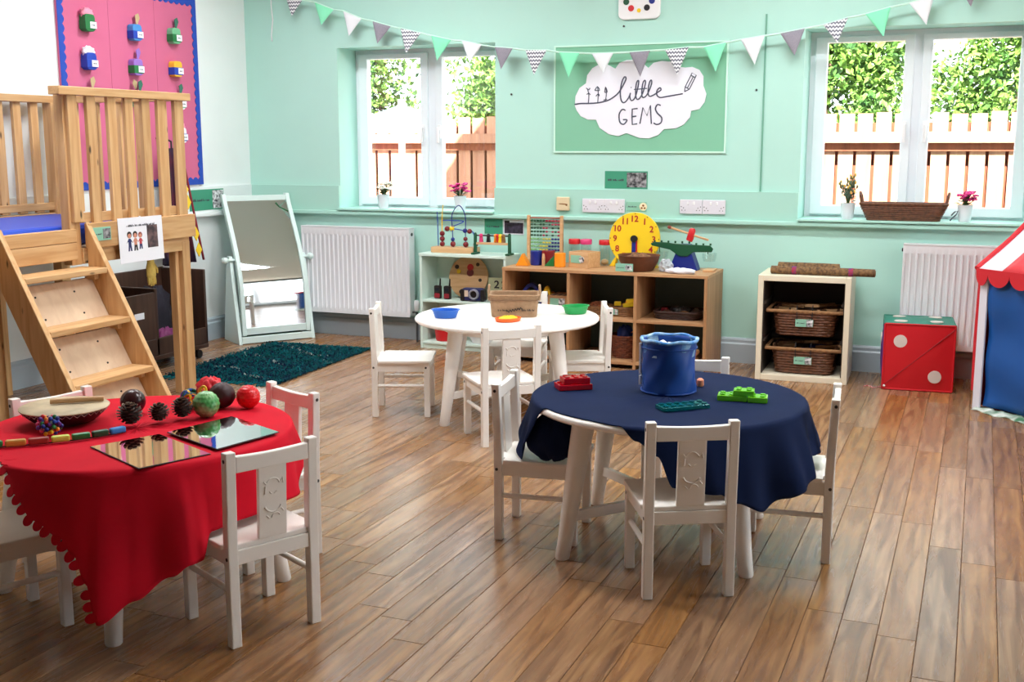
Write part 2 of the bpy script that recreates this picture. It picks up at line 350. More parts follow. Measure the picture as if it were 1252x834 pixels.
cands = []; rf = random.Random(3)
x = XL - .03; ci = 0; offs = [0.0, .38, .71, .15, .55, .88, .27, .64]
while x < XR:
    y = YF - rf.choice((0, .05, .1)) - offs[(ci*3) % 8] - .02
    while y < YB:
        a, b_ = max(y, YF-.02), min(y+PL, YB+.01)
        if b_ > a+.02: cands.append((x, a, b_))
        y += PL
    x += PW; ci += 1
def seen(x, a, b):
    """rank: inside the camera's fan, nearest first"""
    best = 1e9
    for yy in (a, (a+b)/2, b):
        f = -math.sin(R(22.278))*x + math.cos(R(22.278))*yy; s = math.cos(R(22.278))*x + math.sin(R(22.278))*yy
        if f > .5 and abs(s/f) < .47 and f > 2.0: best = min(best, f)
    return best
cands.sort(key=lambda c: seen(*c))
rest = MB()
for k, (x, a, b_) in enumerate(cands):
    if k < 298 and seen(x, a, b_) < 1e8:
        if abs(b_-a-PL) < 1e-6:
            o = bpy.data.objects.new('plank', full_me); o.location = (x, a, 0)
        else:
            q = MB(); plank_geo(q, 0, PW, 0, b_-a); o = bpy.data.objects.new('plank', q.mesh('plank', M_floor)); o.location = (x, a, 0)
        COL.objects.link(o); o.parent = fl
    else: plank_geo(rest, x, x+PW, a, b_)
rest.build('plank_field', M_floor, fl, kind='stuff')

# ---------------------------------------------------------------- ceiling lights (out of frame, above)
M_lamp = mat('lamp_diffuser', (255, 252, 244), 0.5, emit=2.0)
def ceiling_light(x, y, power, lab):
    t = thing('ceiling_light', lab, 'light', (x, y, ZC), group='ceiling light panels')
    gridwall('frame', [-.62, .62], [-.16, .16], [(-.59, .59, -.13, .13)], 'y', .001, .045, M_white, kind=None, parent=t).rotation_euler = (R(-90), 0, 0)
    MB().box(-.588, .588, -.128, .128, -.035, -.028).build('diffuser', M_lamp, t)
    ld = bpy.data.lights.new('lamp', 'AREA'); ld.shape = 'RECTANGLE'; ld.size = 1.18; ld.size_y = .26; ld.energy = power; ld.color = (.97, .985, 1)
    l = bpy.data.objects.new('lamp', ld); COL.objects.link(l); l.parent = t; l.location = (0, 0, -.05)
LP = 34
for x, y, lab in ((-3.4, 5.4, 'long white ceiling light panel above the mirror and play loft'), (-.9, 5.4, 'long white ceiling light panel above the basket cabinet'), (-3.4, 3.6, 'long white ceiling light panel above the red table'), (-.9, 3.6, 'long white ceiling light panel above the navy table'), (1.6, 4.2, 'long white ceiling light panel nearest the glazed door')):
    ceiling_light(x, y, LP, lab)

# ================================================================ OUTSIDE
M_grass = mat('outside_paving', (176, 168, 156), 0.9, var=.2, vscale=2)
MB().box(-30, 30, -30, 40, -.3, -.08).build('ground', M_grass, kind='structure')
M_roof = mat('roof_tile', (96, 84, 78), 0.8)
rb = MB().box(XL-.4, XR+.4, YF-.5, 7.0, ZC+.1, ZC+.24)
rb.build('roof', M_roof, kind='structure')
MB().prism([(-4.85, 2.94), (-2.4, 2.94), (-3.6, 4.5)], (0, 5.0, 0), (1, 0, 0), (0, 0, 1), (0, 1.95, 0)).build('shade_gable', M_roof, kind='structure')  # unseen gable, added so that its shadow falls on the fence
M_fence = wood_mat('fence_board', (150, 104, 84), (178, 130, 106), 3, rough=.8, axis=2, knots=False, bump=0)
M_fenceb = wood_mat('fence_back_and_shadow', (112, 56, 36), (140, 76, 52), 3, rough=.85, axis=2, knots=False, bump=0)
fe = thing('garden_fence', 'long pale sunlit timber board fence beyond the windows', 'fence', (0, 9.7, 0))
bmsh = MB().box(-.0585, .0585, 0, .02, -.05, 1.53).mesh('board', M_fence)
xb = -8.0
while xb < 2.6:
    o = bpy.data.objects.new('board', bmsh); o.location = (xb, 0, rf.uniform(-.012, .012)); COL.objects.link(o); o.parent = fe; xb += .142
for z, hh in ((1.30, .085), (.35, .085)): MB().box(-8.1, 2.7, -.10, 0, z, z+hh).build('rail', M_fence, fe)
MB().box(-8.1, 2.7, -.035, 0, 1.235, 1.298).build('rail', M_fenceb, fe)  # dark strip imitating the top rail's shadow, not a second rail
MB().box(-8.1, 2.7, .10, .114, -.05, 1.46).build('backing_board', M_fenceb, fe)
# trees beyond the fence
M_fol = mat('foliage', (112, 150, 60), 0.55, var=.55, vscale=5, rgb2=(48, 92, 40))
M_bark = mat('bark', (88, 70, 54), 0.9)
def tree(x, y, rx, rz, zc, n, lab, seed):
    t = thing('garden_tree', lab, 'tree', (x, y, 0)); rg = random.Random(seed)
    b = MB(); b.tube([(0, 0, -.05), (.05, 0, .8), (-.04, .04, 1.6), (.02, 0, zc)], [.10, .085, .07, .03], 8); b.build('trunk', M_bark, t, smooth=True)
    f = MB(); cl = [(rg.uniform(-.8, .8)*rx, rg.uniform(-.6, .6)*rx*.6, zc+rg.uniform(-.85, .85)*rz, rg.uniform(.25, .5)) for _ in range(46)]
    for _ in range(n):
        c = rg.choice(cl); d = Vector((rg.gauss(0, 1), rg.gauss(0, 1), rg.gauss(0, 1))).normalized()*c[3]*rg.uniform(.4, 1.05)
        p = Vector(c[:3])+d; s = rg.uniform(.025, .055)
        q = Quaternion((rg.gauss(0, 1), rg.gauss(0, 1), rg.gauss(0, 1), rg.gauss(0, 1))).normalized()
        f.add([p+q @ Vector(v) for v in ((-s, 0, 0), (0, -s*.55, 0), (s, 0, .2*s), (0, s*.55, 0))], [(0, 1, 2, 3)])
    f.build('foliage', M_fol, t, kind='stuff')
tree(-7.25, 12.2, 1.0, 1.15, 2.35, 13000, 'leafy green tree behind the fence in left window pane', 1)
tree(-5.15, 13.2, .95, 1.15, 2.35, 13000, 'dense leafy tree seen beside the window mullion, above shaded fence', 2)
tree(-1.5, 12.0, .85, 1.15, 2.3, 13000, 'sunlit tree over the fence, left pane of right-hand window', 3)
tree(.35, 12.9, .95, 1.15, 2.35, 13000, 'sunlit tree over the fence, right pane of right-hand window', 4)
# parasol
M_canv = mat('white_canvas', (240, 240, 238), 0.8); M_canvb = mat('pale_blue_canvas', (150, 206, 224), 0.8)
pa = thing('garden_parasol', 'white garden parasol with pale blue panel before the fence', 'parasol', (-4.52, 8.6, 0))
MB().cyl((0, 0, -.08), (0, 0, 1.66), .03, n=12).build('pole', M_canv, pa, smooth=True)
MB().lathe([(.16, -.08), (.16, -.02), (.06, .02)], 16).build('base', M_canv, pa)
for k in range(8):
    a0, a1 = math.pi/4*k+.3, math.pi/4*(k+1)+.3; r_ = .46
    P = [Vector((0, 0, 1.62)), Vector((r_*math.cos(a0), r_*math.sin(a0), 1.46)), Vector((r_*math.cos(a1), r_*math.sin(a1), 1.46))]
    D = [p+Vector((0, 0, -.004)) for p in P]; Q = [p+Vector((0, 0, -.075)) for p in P[1:]]
    b = MB(); b.add([P[0], P[1], P[2], Q[0], Q[1], D[0]], [(0, 1, 2), (1, 3, 4, 2), (5, 4, 3)]); b.build('canopy_panel', M_canvb if k in (3, 4) else M_canv, pa)

# ---------------------------------------------------------------- radiators
M_rad = mat('radiator_enamel', (232, 234, 238), 0.35)
def radiator(x0, x1, z0, z1, lab, valve):
    t = thing('radiator', lab, 'radiator', (x0, 6.72, 0)); L_ = x1-x0
    b = MB(); n = int(L_/.033); P = []
    prof = []
    for i in range(n):
        u = i*L_/n; p = L_/n
        prof += [(u, 0), (u+p*.22, 0), (u+p*.36, .009), (u+p*.86, .009)]
    prof.append((L_, 0))
    vs = []; fs = []
    for zz, k in ((z0, 0), (z0+.03, 0), (z0+.045, 1), (z1-.06, 1), (z1-.045, 0), (z1, 0)):
        vs += [(u, -.105 + d*k, zz) for u, d in prof]
    m_ = len(prof)
    for j in range(5): fs += [(j*m_+i, j*m_+i+1, (j+1)*m_+i+1, (j+1)*m_+i) for i in range(m_-1)]
    b.add(vs, fs); b.build('front_panel', M_rad, t, smooth=True)
    MB().box(0, L_, -.035, -.03, z0, z1).build('rear_panel', M_rad, t)
    for xx in (0, L_): MB().box(xx-.004, xx+.004, -.106, -.03, z0+.01, z1).build('side_grille', M_rad, t, bevel=.002)
    MB().box(-.004, L_+.004, -.108, -.03, z1, z1+.006).build('top_grille', M_rad, t)
    for xx in (.12, L_-.12): MB().box(xx-.02, xx+.02, -.031, .004, z0+.05, z1-.05).build('bracket', M_rad, t)
    xv = L_+.035 if valve > 0 else -.035
    MB().tube([(L_ if valve > 0 else 0, -.07, z0+.03), (xv, -.07, z0+.03), (xv, -.07, .0)], .008, 8).build('pipe', mat('grey_pipe', (70, 74, 78), .4), t, smooth=True)
    MB().lathe([(.012, 0), (.018, .01), (.02, .05), (.016, .07)], 14, (xv, -.07, z0+.04)).build('valve', M_white, t, smooth=True)
    MB().cyl((.02, -.07, z1-.03), (-.012 if valve < 0 else -.006, -.07, z1-.03), .01, n=10).build('bleed_plug', M_black, t)
    if valve > 0: MB().cyl((L_-.01, -.07, z1-.035), (L_+.008, -.07, z1-.035), .011, n=10).build('bleed_plug', M_black, t)
radiator(-4.255, -3.44, .165, .745, 'wide white ribbed radiator on the back wall beside the mirror', 1)
radiator(-.375, .75, .17, .745, 'white ribbed radiator below right-hand window, behind the big red dice', -1)
# ================================================================ CHAIRS
def make_chair():
    t = thing('child_chair', '-', 'chair')
    LEG = lambda: MB()
    for sx in (-1, 1):
        b = MB(); x = sx*.120
        b.add([(x-.0145, -.014, 0), (x+.0145, -.014, 0), (x+.0145, .014, 0), (x-.0145, .014, 0),
               (x-.0145, -.014, .30), (x+.0145, -.014, .30), (x+.0145, .014, .30), (x-.0145, .014, .30),
               (x-.0145, -.022, .527), (x+.0145, -.022, .527), (x+.0145, .004, .527), (x-.0145, .004, .527)],
              [(3,2,1,0),(8,9,10,11)] + [(o+i, o+(i+1) % 4, o+4+(i+1) % 4, o+4+i) for o in (0, 4) for i in range(4)])
        b.build('leg', M_chair, t, bevel=.003)
        MB().box(x-.0145, x+.0145, .236, .264, 0, .263).build('leg', M_chair, t, bevel=.003)
        MB().box(sx*.120-.009, sx*.120+.009, .013, .237, .222, .2625).build('side_rail', M_chair, t, bevel=.002)
        MB().cyl((sx*.120, .013, .152), (sx*.120, .237, .152), .0085, n=12).build('stretcher', M_chair, t, smooth=True)
        for (yy, zz) in ((-.006, .505), (0, .243), (.25, .243)):
            MB().cyl((sx*.1335, yy-.004, zz), (sx*.1356, yy-.004, zz), .0052, n=10).build('screw_cap', M_dark, t)
    MB().box(-.106, .106, -.010, .010, .223, .2625).build('rear_rail', M_chair, t, bevel=.002)
    MB().box(-.106, .106, .240, .260, .223, .2625).build('front_rail', M_chair, t, bevel=.002)
    s = MB(); P = [(-.106, -.006), (.106, -.006), (.106, .018), (.140, .018)] + [(.140-.012+.012*math.cos(a), .262+.012*math.sin(a)) for a in (0, .5, 1.0, 1.57)] + [(-.128-.012*math.sin(a), .262+.012*math.cos(a)) for a in (0, .5, 1.0, 1.57)] + [(-.140, .018), (-.106, .018)]
    s.prism(P, (0, 0, .2628), (1, 0, 0), (0, 1, 0), (0, 0, .015)); s.build('seat', M_chair, t, bevel=.0035)
    r = MB(); n = 9; top = lambda u: .516+.004*(1-abs(u))*0+(.003 if abs(u) > .85 else 0)
    P = [(-.106+.212*i/n, .515-.004*math.sin(math.pi*i/n)) for i in range(n+1)]
    r.prism([(-.106, .471)]+[(.106, .471)]+P[::-1], (0, -.0205, 0), (1, 0, 0), (0, 0, 1), (0, .019, 0)); r.build('top_rail', M_chair, t, bevel=.003)
    sp = MB(); sp.hexa([(-.041, -.008, .277), (.041, -.008, .277), (.041, .006, .277), (-.041, .006, .277), (-.041, -.017, .472), (.041, -.017, .472), (.041, -.004, .472), (-.041, -.004, .472)])
    spo = sp.build('splat', M_chair, t, bevel=.002)
    def yb(z): return -.0085-.009*(z-.277)/.195
    c = MB()
    def stroke(pts, r_=.0022): c.tube([(px, yb(pz)-.0003, pz) for px, pz in pts], r_, 6)
    arc = lambda cx, cz, r_, a0, a1, n_=10: [(cx+r_*math.cos(R(a0+(a1-a0)*i/n_)), cz+r_*math.sin(R(a0+(a1-a0)*i/n_))) for i in range(n_+1)]
    stroke(arc(0, .418, .020, 15, 165)); stroke(arc(0, .372, .026, 200, 335), .0028); stroke([(.020, .424), (.028, .434), (.031, .420)]); stroke([(-.020, .424), (-.027, .432)])
    stroke([(-.010, .402), (-.004, .396)]); stroke([(.004, .396), (.012, .401)]); stroke([(-.022, .418), (-.024, .398)]); stroke(arc(.008, .330, .012, 20, 180)); stroke([(-.020, .338), (-.012, .330)]); stroke([(.024, .352), (.031, .343)])
    c.build('carving', M_chair, spo, smooth=True, kind='stuff')
    return t
chair0 = make_chair(); used = [False]
def chair(x, y, deg, label):
    o = chair0 if not used[0] else copy_tree(chair0); used[0] = True
    o.location = (x, y, 0); o.rotation_euler = (0, 0, R(deg)); o['label'] = label; o['group'] = "children's white chairs around the three round tables"
chair(-.715, 3.085, 28.1, 'white child chair with carved splat, its back to us, before the navy table')
chair(-1.430, 3.452, -82, 'white child chair left of the navy table, folded cloth touching its seat')
chair(-.390, 3.635, 95.4, 'white child chair side-on at the right of the navy table')
chair(-.945, 4.055, 185, 'white child chair behind the navy table, mostly hidden by the blue tub')
chair(-1.678, 2.419, 63.6, 'white child chair in the foreground, drawn up right of the red table')
chair(-2.015, 3.034, 157, 'white child chair at the far right side of the red table, behind red balls')
chair(-2.665, 2.688, -107.3, 'white child chair behind the drum at the red table')
chair(-2.452, 2.075, -24, 'white child chair at lower left, its seat beside the red scalloped cloth edge')
chair(-2.676, 4.802, -68.8, 'white child chair seen from the side, left of the bare white table')
chair(-1.833, 4.459, 41.9, 'white child chair in front of the bare white table')
chair(-1.655, 5.233, 114.5, 'white child chair at the right of bare white table, near green tray')
chair(-2.215, 5.545, 193, 'white child chair behind the white table, hidden by the fabric basket')

# ================================================================ TABLES
TZ, TR = .478, .445
def table(cx, cy, a0, label):
    t = thing('round_table', label, 'table', (cx, cy, 0), R(a0), group='round white tables')
    MB().lathe([(TR-.018, .454), (TR-.006, .4565), (TR, .463), (TR, .470), (TR-.004, .4755), (TR-.010, TZ)], 72).build('tabletop', M_chair, t, smooth=True)
    MB().lathe([(.30, .418), (.315, .418), (.315, .454), (.30, .454)], 40, capb=False, capt=False).build('apron', M_chair, t, smooth=True)
    for k in range(4):
        a = math.pi/2*k; d = Vector((math.cos(a), math.sin(a), 0)); 
        MB().tube([d*.405+Vector((0, 0, 0)), d*.405+Vector((0, 0, .004)), d*.392+Vector((0, 0, .07)), d*.352+Vector((0, 0, .30)), d*.325+Vector((0, 0, .455))], [.0205, .023, .0245, .033, .037], 16).build('leg', M_chair, t, smooth=True)
    for k in range(2):
        a = math.pi/2*k; d = Vector((math.cos(a), math.sin(a), 0)); z = .135 if k == 0 else .137
        MB().bar(d*-.378+Vector((0, 0, z)), d*.378+Vector((0, 0, z)), .02, .034).build('stretcher', M_chair, t, bevel=.003)
NT = (-.907, 3.558); WT = (-2.085, 5.025); RT = (-2.23, 2.56)
table(*NT, -128, 'round white table under the navy cloth, front rim showing')
table(*WT, -114, 'bare round white table in the middle holding the fabric basket')
table(*RT, -61.5, 'round white table under the red scalloped cloth at left')

# ---------------------------------------------------------------- cloths
def interp(tab, th):
    """periodic smooth interpolation of (degree, value...) rows"""
    tab = sorted(tab); n = len(tab)
    for i in range(n):
        a = tab[i]; b = tab[(i+1) % n]; a0 = a[0]; b0 = b[0] + (360 if i == n-1 else 0); q = th if th >= tab[0][0] else th+360
        if a0 <= q <= b0:
            u = (q-a0)/(b0-a0); u = u*u*(3-2*u); return [a[k]+(b[k]-a[k])*u for k in range(1, len(a))]
def cloth(name, c, tab, m, label, seed, scallop=None, z0=TZ+.003, folds=(9, 14), thick=.003, NA=540, petals=None):
    """tab rows: (degree, drop length below the rim, flare outwards, fold amplitude)"""
    rg = random.Random(seed); ph = [rg.uniform(0, 6.28) for _ in range(4)]
    rc = .010; RR = TR+.002
    s_flat = [0, .08, .16, .24, .31, .37, .41, .43]
    def P(i, j):
        th = 360*i/NA; drop, flare, amp = interp(tab, th); a = R(th)
        Lt = RR + drop
        if scallop:
            lo, hi, pitch, dep = scallop; q = th if th >= 0 else th+360
            if lo <= q <= hi: Lt += dep*(abs(math.sin(math.pi*(q-lo)/pitch))-.5)
        nflat = len(s_flat)
        if j < nflat: s = min(s_flat[j], Lt - .02*(nflat-j)/nflat) if Lt < RR else s_flat[j]
        else:
            u = (j-nflat+1)/24; s = s_flat[-1] + (Lt-s_flat[-1])*u if Lt >= s_flat[-1] else s_flat[-1]+(Lt-s_flat[-1])*u
        wr = .0009*math.sin(7*a+9*s+ph[0])+.0008*math.sin(23*s+3*a+ph[1])
        if s <= RR-rc: return (s*math.cos(a), s*math.sin(a), z0+abs(wr))
        q = s-(RR-rc); arc = rc*math.pi/2
        if q < arc: ang = q/rc; r = RR-rc+rc*math.sin(ang); z = z0-rc+rc*math.cos(ang)
        else:
            h = q-arc; hh = max(drop, .02); t_ = min(h/hh, 1.2)
            f = flare*t_*hh; r = RR + f*(1 if flare > 0 else .4)
            fo = amp*min(t_*1.3, 1)*(math.sin(folds[0]*a+ph[2]) + .6*math.sin(folds[1]*a+ph[3]))
            r += fo + .5*amp*min(t_, 1)*1.0
            z = z0-rc-h*math.sqrt(max(.1, 1-flare*flare))
        return (r*math.cos(a), r*math.sin(a), max(z, .006))
    b = MB(); b.grid(P, NA, len(s_flat)+24, closed_u=True)
    o = b.build(name, m, smooth='all', loc=(c[0], c[1], 0))
    so = o.modifiers.new('thickness', 'SOLIDIFY'); so.thickness = thick; so.offset = 0
    if petals:
        nv = len(s_flat)+24; prev = None; acc = 0; pitch = .027; k = 0
        pts = [Vector(P(i, nv-1)) for i in range(NA)]
        i0, i1 = int(petals[0]/360*NA), int(petals[1]/360*NA); lastp = None
        for i in range(i0, i1):
            if lastp is not None and (pts[i]-lastp).length < pitch: continue
            lastp = pts[i]; tg = (pts[i+1]-pts[i-1]).normalized(); inw = (Vector(P(i, nv-6))-pts[i]); out = (-(inw-tg*inw.dot(tg))).normalized(); nr = tg.cross(out).normalized()
            q = MB(); q.prism([(.0125*math.cos(2*math.pi*a/16), .006+.017*math.sin(2*math.pi*a/16)) for a in range(16)], pts[i]-nr*.0015+nr*.0004*(k % 2), tg, out, nr*.003)
            q.build('scallop', m, o); k += 1
    tag(o, label, 'tablecloth'); return o
M_navy = mat('navy_fabric', (14, 30, 66), 0.9, var=.12, vscale=9, bump=.25, bscale=700, spec=.15)
M_redc = mat('red_fabric', (216, 18, 44), 0.85, var=.10, vscale=8, bump=.2, bscale=700, spec=.15)
# angles measured from +X; the photograph sees 180..360 in front
nav = cloth('navy_tablecloth', NT, [(0, .150, .25, .010), (25, .16, .2, .012), (60, .12, .2, .010), (110, .10, .2, .008), (150, .10, .25, .008), (178, .12, .35, .006), (196, .185, .30, .012), (207, .20, .18, .012), (216, .13, .2, .008), (221, .02, .1, .0), (226, -.012, 0, 0), (250, -.016, 0, 0), (266, -.006, 0, 0), (273, .035, .1, .002), (281, .075, .10, .004), (287, .165, .10, .006), (303, .182, .15, .008), (309, .215, .2, .016), (320, .25, .22, .020), (328, .22, .22, .018), (335, .205, .25, .020), (346, .19, .25, .016), (350, .13, .25, .010)],
      M_navy, 'dark navy cloth draped over the middle table, slipped off its front left rim', 5, folds=(9, 22))
b = MB(); b.sphere((-.322, -.222, .364), 1, 36, 22, fn=lambda th, ph: 1+.07*math.sin(6*ph+3*th)+.05*math.sin(11*ph-2*th), sc=(.085, .062, .071)); b.build('bunched_fold', M_navy, nav, smooth='all')
cloth('red_tablecloth', RT, [(0, .165, .2, .009), (20, .175, .15, .010), (45, .11, .2, .008), (90, .09, .2, .008), (140, .08, .2, .008), (180, .04, .2, .004), (215, .0, 0, 0), (235, -.03, 0, 0), (258, -.045, 0, 0), (264, .0, .1, .0), (270, .06, .3, .002), (279, .12, .3, .003), (287, .155, .3, .003), (292, .20, .3, .004), (295.5, .27, .3, .004), (299, .375, .32, .004), (308, .325, .3, .008), (318, .27, .25, .014), (323, .245, .25, .014), (327, .245, .2, .010), (332, .182, .15, .006), (346, .175, .10, .006), (356, .172, .12, .008)],
      M_redc, 'bright red felt cloth with a scalloped edge hanging to a point', 8, petals=(246, 300))
# ================================================================ PLAY LOFT
lo = thing('play_loft', 'pale pine play loft with railings, blue mattress and a steep ladder', 'loft', (-4.22, 4.2, 0))
ox, oy = 4.22, -4.2       # world -> local shift
def lbox(name, x0, x1, y0, y1, z0, z1, m, bev=.003, parent=None):
    return MB().box(x0+ox, x1+ox, y0+oy, y1+oy, z0, z1).build(name, m, parent or lo, bevel=bev)
XF, XB = -3.80, -4.655
# front face: corner posts, balusters, rails, beam boards
lbox('post', XF-.062, XF-.012, 4.02, 4.085, .75, 1.515, M_pine)
lbox('post', XF-.012, XF+.010, 4.03, 4.088, .945, 1.515, M_pine, .002)
lbox('post', XF-.075, XF-.032, 4.765, 4.845, 0, .90, M_pine)
lbox('post', XF-.032, XF-.004, 4.790, 4.850, 0, .80, M_pine)
lbox('post', XF-.012, XF+.010, 4.765, 4.832, .935, 1.515, M_pine, .002)
for y0 in (4.150, 4.286, 4.402, 4.522, 4.636): lbox('baluster', XF-.010, XF+.010, y0, y0+.056, .935, 1.515, M_pine, .002)
lbox('handrail', XF-.035, XF+.028, 3.965, 4.872, 1.512, 1.550, M_pine_y)
lbox('bottom_rail', XF-.032, XF-.010, 4.085, 4.765, .94, .985, M_pine_y)
lbox('beam', XF-.004, XF+.022, 4.100, 4.872, .822, .938, M_pine_y)
lbox('beam', XF-.034, XF-.006, 4.085, 4.850, .752, .824, M_pine_y)
# back rail against the left wall
for y0 in (2.84, 4.795): lbox('post', XB-.03, XB+.03, y0, y0+.065, 0, 1.515, M_pine)
lbox('post', XB-.03, XB+.03, 4.33, 4.395, 0, .80, M_pine)
yy = 3.02
while yy < 4.75: lbox('baluster', XB-.010, XB+.010, yy, yy+.052, .935, 1.515, M_pine, .002); yy += .118
lbox('handrail', XB-.035, XB+.030, 2.82, 4.872, 1.512, 1.550, M_pine_y)
lbox('bottom_rail', XB-.014, XB+.014, 2.9, 4.80, .945, .985, M_pine_y)
lbox('beam', XB-.01, XB+.014, 2.82, 4.872, .752, .93, M_pine_y)
lbox('stretcher', XB-.013, XB+.013, 2.9, 4.33, .10, .17, M_pine_y)
# ends and deck
for y0 in (2.84, 4.846):
    lbox('end_beam', XB+.03, XF-.075, y0, y0+.026, .752, .93, M_pine_x)
    lbox('handrail', XB+.03, XF-.035, y0-.015, y0+.04, 1.512, 1.550, M_pine_x)
    for k in range(5): lbox('baluster', -4.55+k*.145, -4.50+k*.145, y0, y0+.02, .935, 1.515, M_pine, .002)
for y0 in (2.84, 3.53):
    lbox('post', XF-.062, XF-.012, y0, y0+.065, 0, 1.515, M_pine)
lbox('handrail', XF-.035, XF+.028, 2.82, 3.60, 1.512, 1.550, M_pine_y)
lbox('beam', XF-.034, XF-.006, 2.82, 3.60, .752, .93, M_pine_y)
for y0 in (2.96, 3.08, 3.20, 3.32, 3.43): lbox('baluster', XF-.010, XF+.010, y0, y0+.052, .93, 1.515, M_pine, .002)
lbox('fascia_board', XF-.03, XF-.004, 3.60, 4.05, .855, .915, M_pine_y)
lbox('fascia_board', XF-.03, XF-.004, 3.60, 4.05, .775, .853, M_pine_y)
lbox('deck', XB+.02, XF-.04, 2.87, 4.85, .80, .83, M_ply)
# mattress lies on the deck
M_mattress = mat('blue_vinyl', (34, 76, 196), 0.4, bump=.1, bscale=40)
mt = MB().box(XB+.045, XF-.08, 2.92, 4.755, .832, .928).build('mattress', M_mattress, bevel=.02); tag(mt, 'bright blue vinyl mattress lying on the pine loft deck', 'mattress')
# ladder
SL = 1.89
def stringer(y0):
    zt = .945; xt = XF+.012; xb = xt+zt/SL; wd = .135
    P = [(xt, zt), (xb, 0), (xb-wd, 0), (xt-.0, zt-wd*SL)]
    b = MB(); b.prism([(x_+ox, z_) for x_, z_ in P], (0, y0+oy, 0), (1, 0, 0), (0, 0, 1), (0, .028, 0)); return b.build('stringer', M_pine, lo, bevel=.003)
stringer(3.575); stringer(4.092)
for z in (.715, .495, .275, .055):
    xc = XF+.012+(.945-z)/SL
    lbox('tread', xc-.155, xc-.01, 3.604, 4.091, z, z+.026, M_pine_y, .004)
    for y0 in (3.606, 4.062): lbox('cleat', xc-.12, xc-.06, y0, y0+.026, z-.03, z-.001, M_pine_x, .003)
for z in (.690, .470, .250):
    zb = z-.188; x1 = XF+.012+(.945-z)/SL-.128; x0 = XF+.012+(.945-zb)/SL-.128
    b = MB(); b.prism([(x1+ox, z), (x1+.009+ox, z), (x0+.009+ox, zb), (x0+ox, zb)], (0, 3.605+oy, 0), (1, 0, 0), (0, 0, 1), (0, .484, 0)); ro = b.build('riser', M_ply, lo)
    c = MB()
    for py, f in ((3.72, .25), (3.72, .75), (3.95, .25), (3.95, .75)):
        xx = x1+(x0-x1)*f+.010; zz = z+(zb-z)*f; c.cyl((xx+ox-.002, py+oy, zz), (xx+ox+.001, py+oy, zz), .005, n=8)
    c.build('screw', M_dark, ro, kind='stuff')
# notice tied to the beam
nt_ = thing('loft_notice', 'white laminated notice with three drawn children hanging on loft beam', 'notice', (XF+.026, 4.445, .84))
nt_.rotation_euler = (R(-1.5), 0, R(90))
MB().box(-.158, .158, -.0022, 0, -.108, .108).build('sheet', M_paper, nt_, bevel=.0008)
q = squiggle(1, .20, .011, 4); q.build('printed_line', M_ink, nt_, kind='stuff').location = (0, -.0030, .07)
ph_ = MB().box(.042, .118, -.003, -.0022, -.045, .065).build('photo', mat('dark_photo', (52, 40, 48), .5, var=.6, vscale=30, rgb2=(120, 92, 92)), nt_)
SK = mat('printed_skin', (206, 140, 116), .6); NV = mat('printed_navy', (30, 40, 96), .6); RD = mat('printed_red', (190, 60, 70), .6); HB = mat('printed_hair', (34, 24, 28), .6); HR = mat('printed_auburn', (140, 60, 50), .6)
def flat(poly_or_c, r_=None):
    b = MB()
    if r_: b.prism([(poly_or_c[0]+r_*math.cos(2*math.pi*i/14), poly_or_c[1]+r_*math.sin(2*math.pi*i/14)) for i in range(14)], (0, -.0022, 0), (1, 0, 0), (0, 0, 1), (0, -.0006, 0))
    else: b.prism(poly_or_c, (0, -.0022, 0), (1, 0, 0), (0, 0, 1), (0, -.0006, 0))
    return b
for cx, hair, top, leg, s in ((-.085, HB, NV, NV, 1.0), (-.044, HB, SK, HB, 1.0), (-.008, HR, RD, NV, .88)):
    b = MB()
    for mi, poly in ((0, 'hair'), (1, 'face'), (2, 'body'), (3, 'legs')):
        b.m = mi
        def pr(P, d): b.prism([(cx+x_*s, -.01+z_*s) for x_, z_ in P], (0, -.0022-d, 0), (1, 0, 0), (0, 0, 1), (0, -.0004, 0))
        circ = lambda x_, z_, r_: [(x_+r_*math.cos(2*math.pi*i/12), z_+r_*math.sin(2*math.pi*i/12)) for i in range(12)]
        if poly == 'hair': pr(circ(0, .036, .0165), 0)
        if poly == 'face': pr(circ(0, .031, .0115), .0004)
        if poly == 'body': pr([(-.022, -.004), (-.018, .002), (-.007, .018), (.007, .018), (.018, .002), (.022, -.004), (.010, .004), (.010, -.014), (-.010, -.014), (-.010, .004)], 0)
        if poly == 'legs': pr([(-.010, -.014), (.010, -.014), (.014, -.042), (.004, -.042), (0, -.020), (-.004, -.042), (-.014, -.042)], .0002)
    b.build('drawn_child', [hair, SK, top, leg], nt_, kind='stuff')
MB().box(-.004, .004, -.0022, .004, .106, .112).build('tie', M_white, nt_)
# small sign on the beam beside the ladder
def sign_card(name, label, loc, rz, w_, h_, split, m1, m2, photo=True, seed=1, line=None, tilt=0):
    t = thing(name, label, 'sign', loc, rz); t.rotation_euler[1] = tilt
    MB().box(-w_/2, w_/2, -.003, 0, -h_/2, h_/2).build('card', m1, t, bevel=.0008)
    s = split*w_ - w_/2
    squiggle(1, (split*w_)*.72, h_*.13, seed).build('printed_line', line or M_ink, t, kind='stuff').location = (-w_/2+split*w_*.5, -.0037, 0)
    if photo: MB().box(s, w_/2-.006, -.0042, -.003, -h_/2+.008, h_/2-.008).build('picture', m2, t)
    return t
M_pic = mat('dark_printed_picture', (40, 40, 46), .5, var=.7, vscale=45, rgb2=(170, 168, 172))
M_pic2 = mat('black_white_picture', (236, 236, 240), .5, var=.9, vscale=60, rgb2=(30, 30, 36))
sign_card('beam_sign', 'small green and black picture sign on loft beam by the ladder', (XF+.024, 4.175, .885), R(90), .125, .062, .58, M_palegreen, M_pic, seed=3)
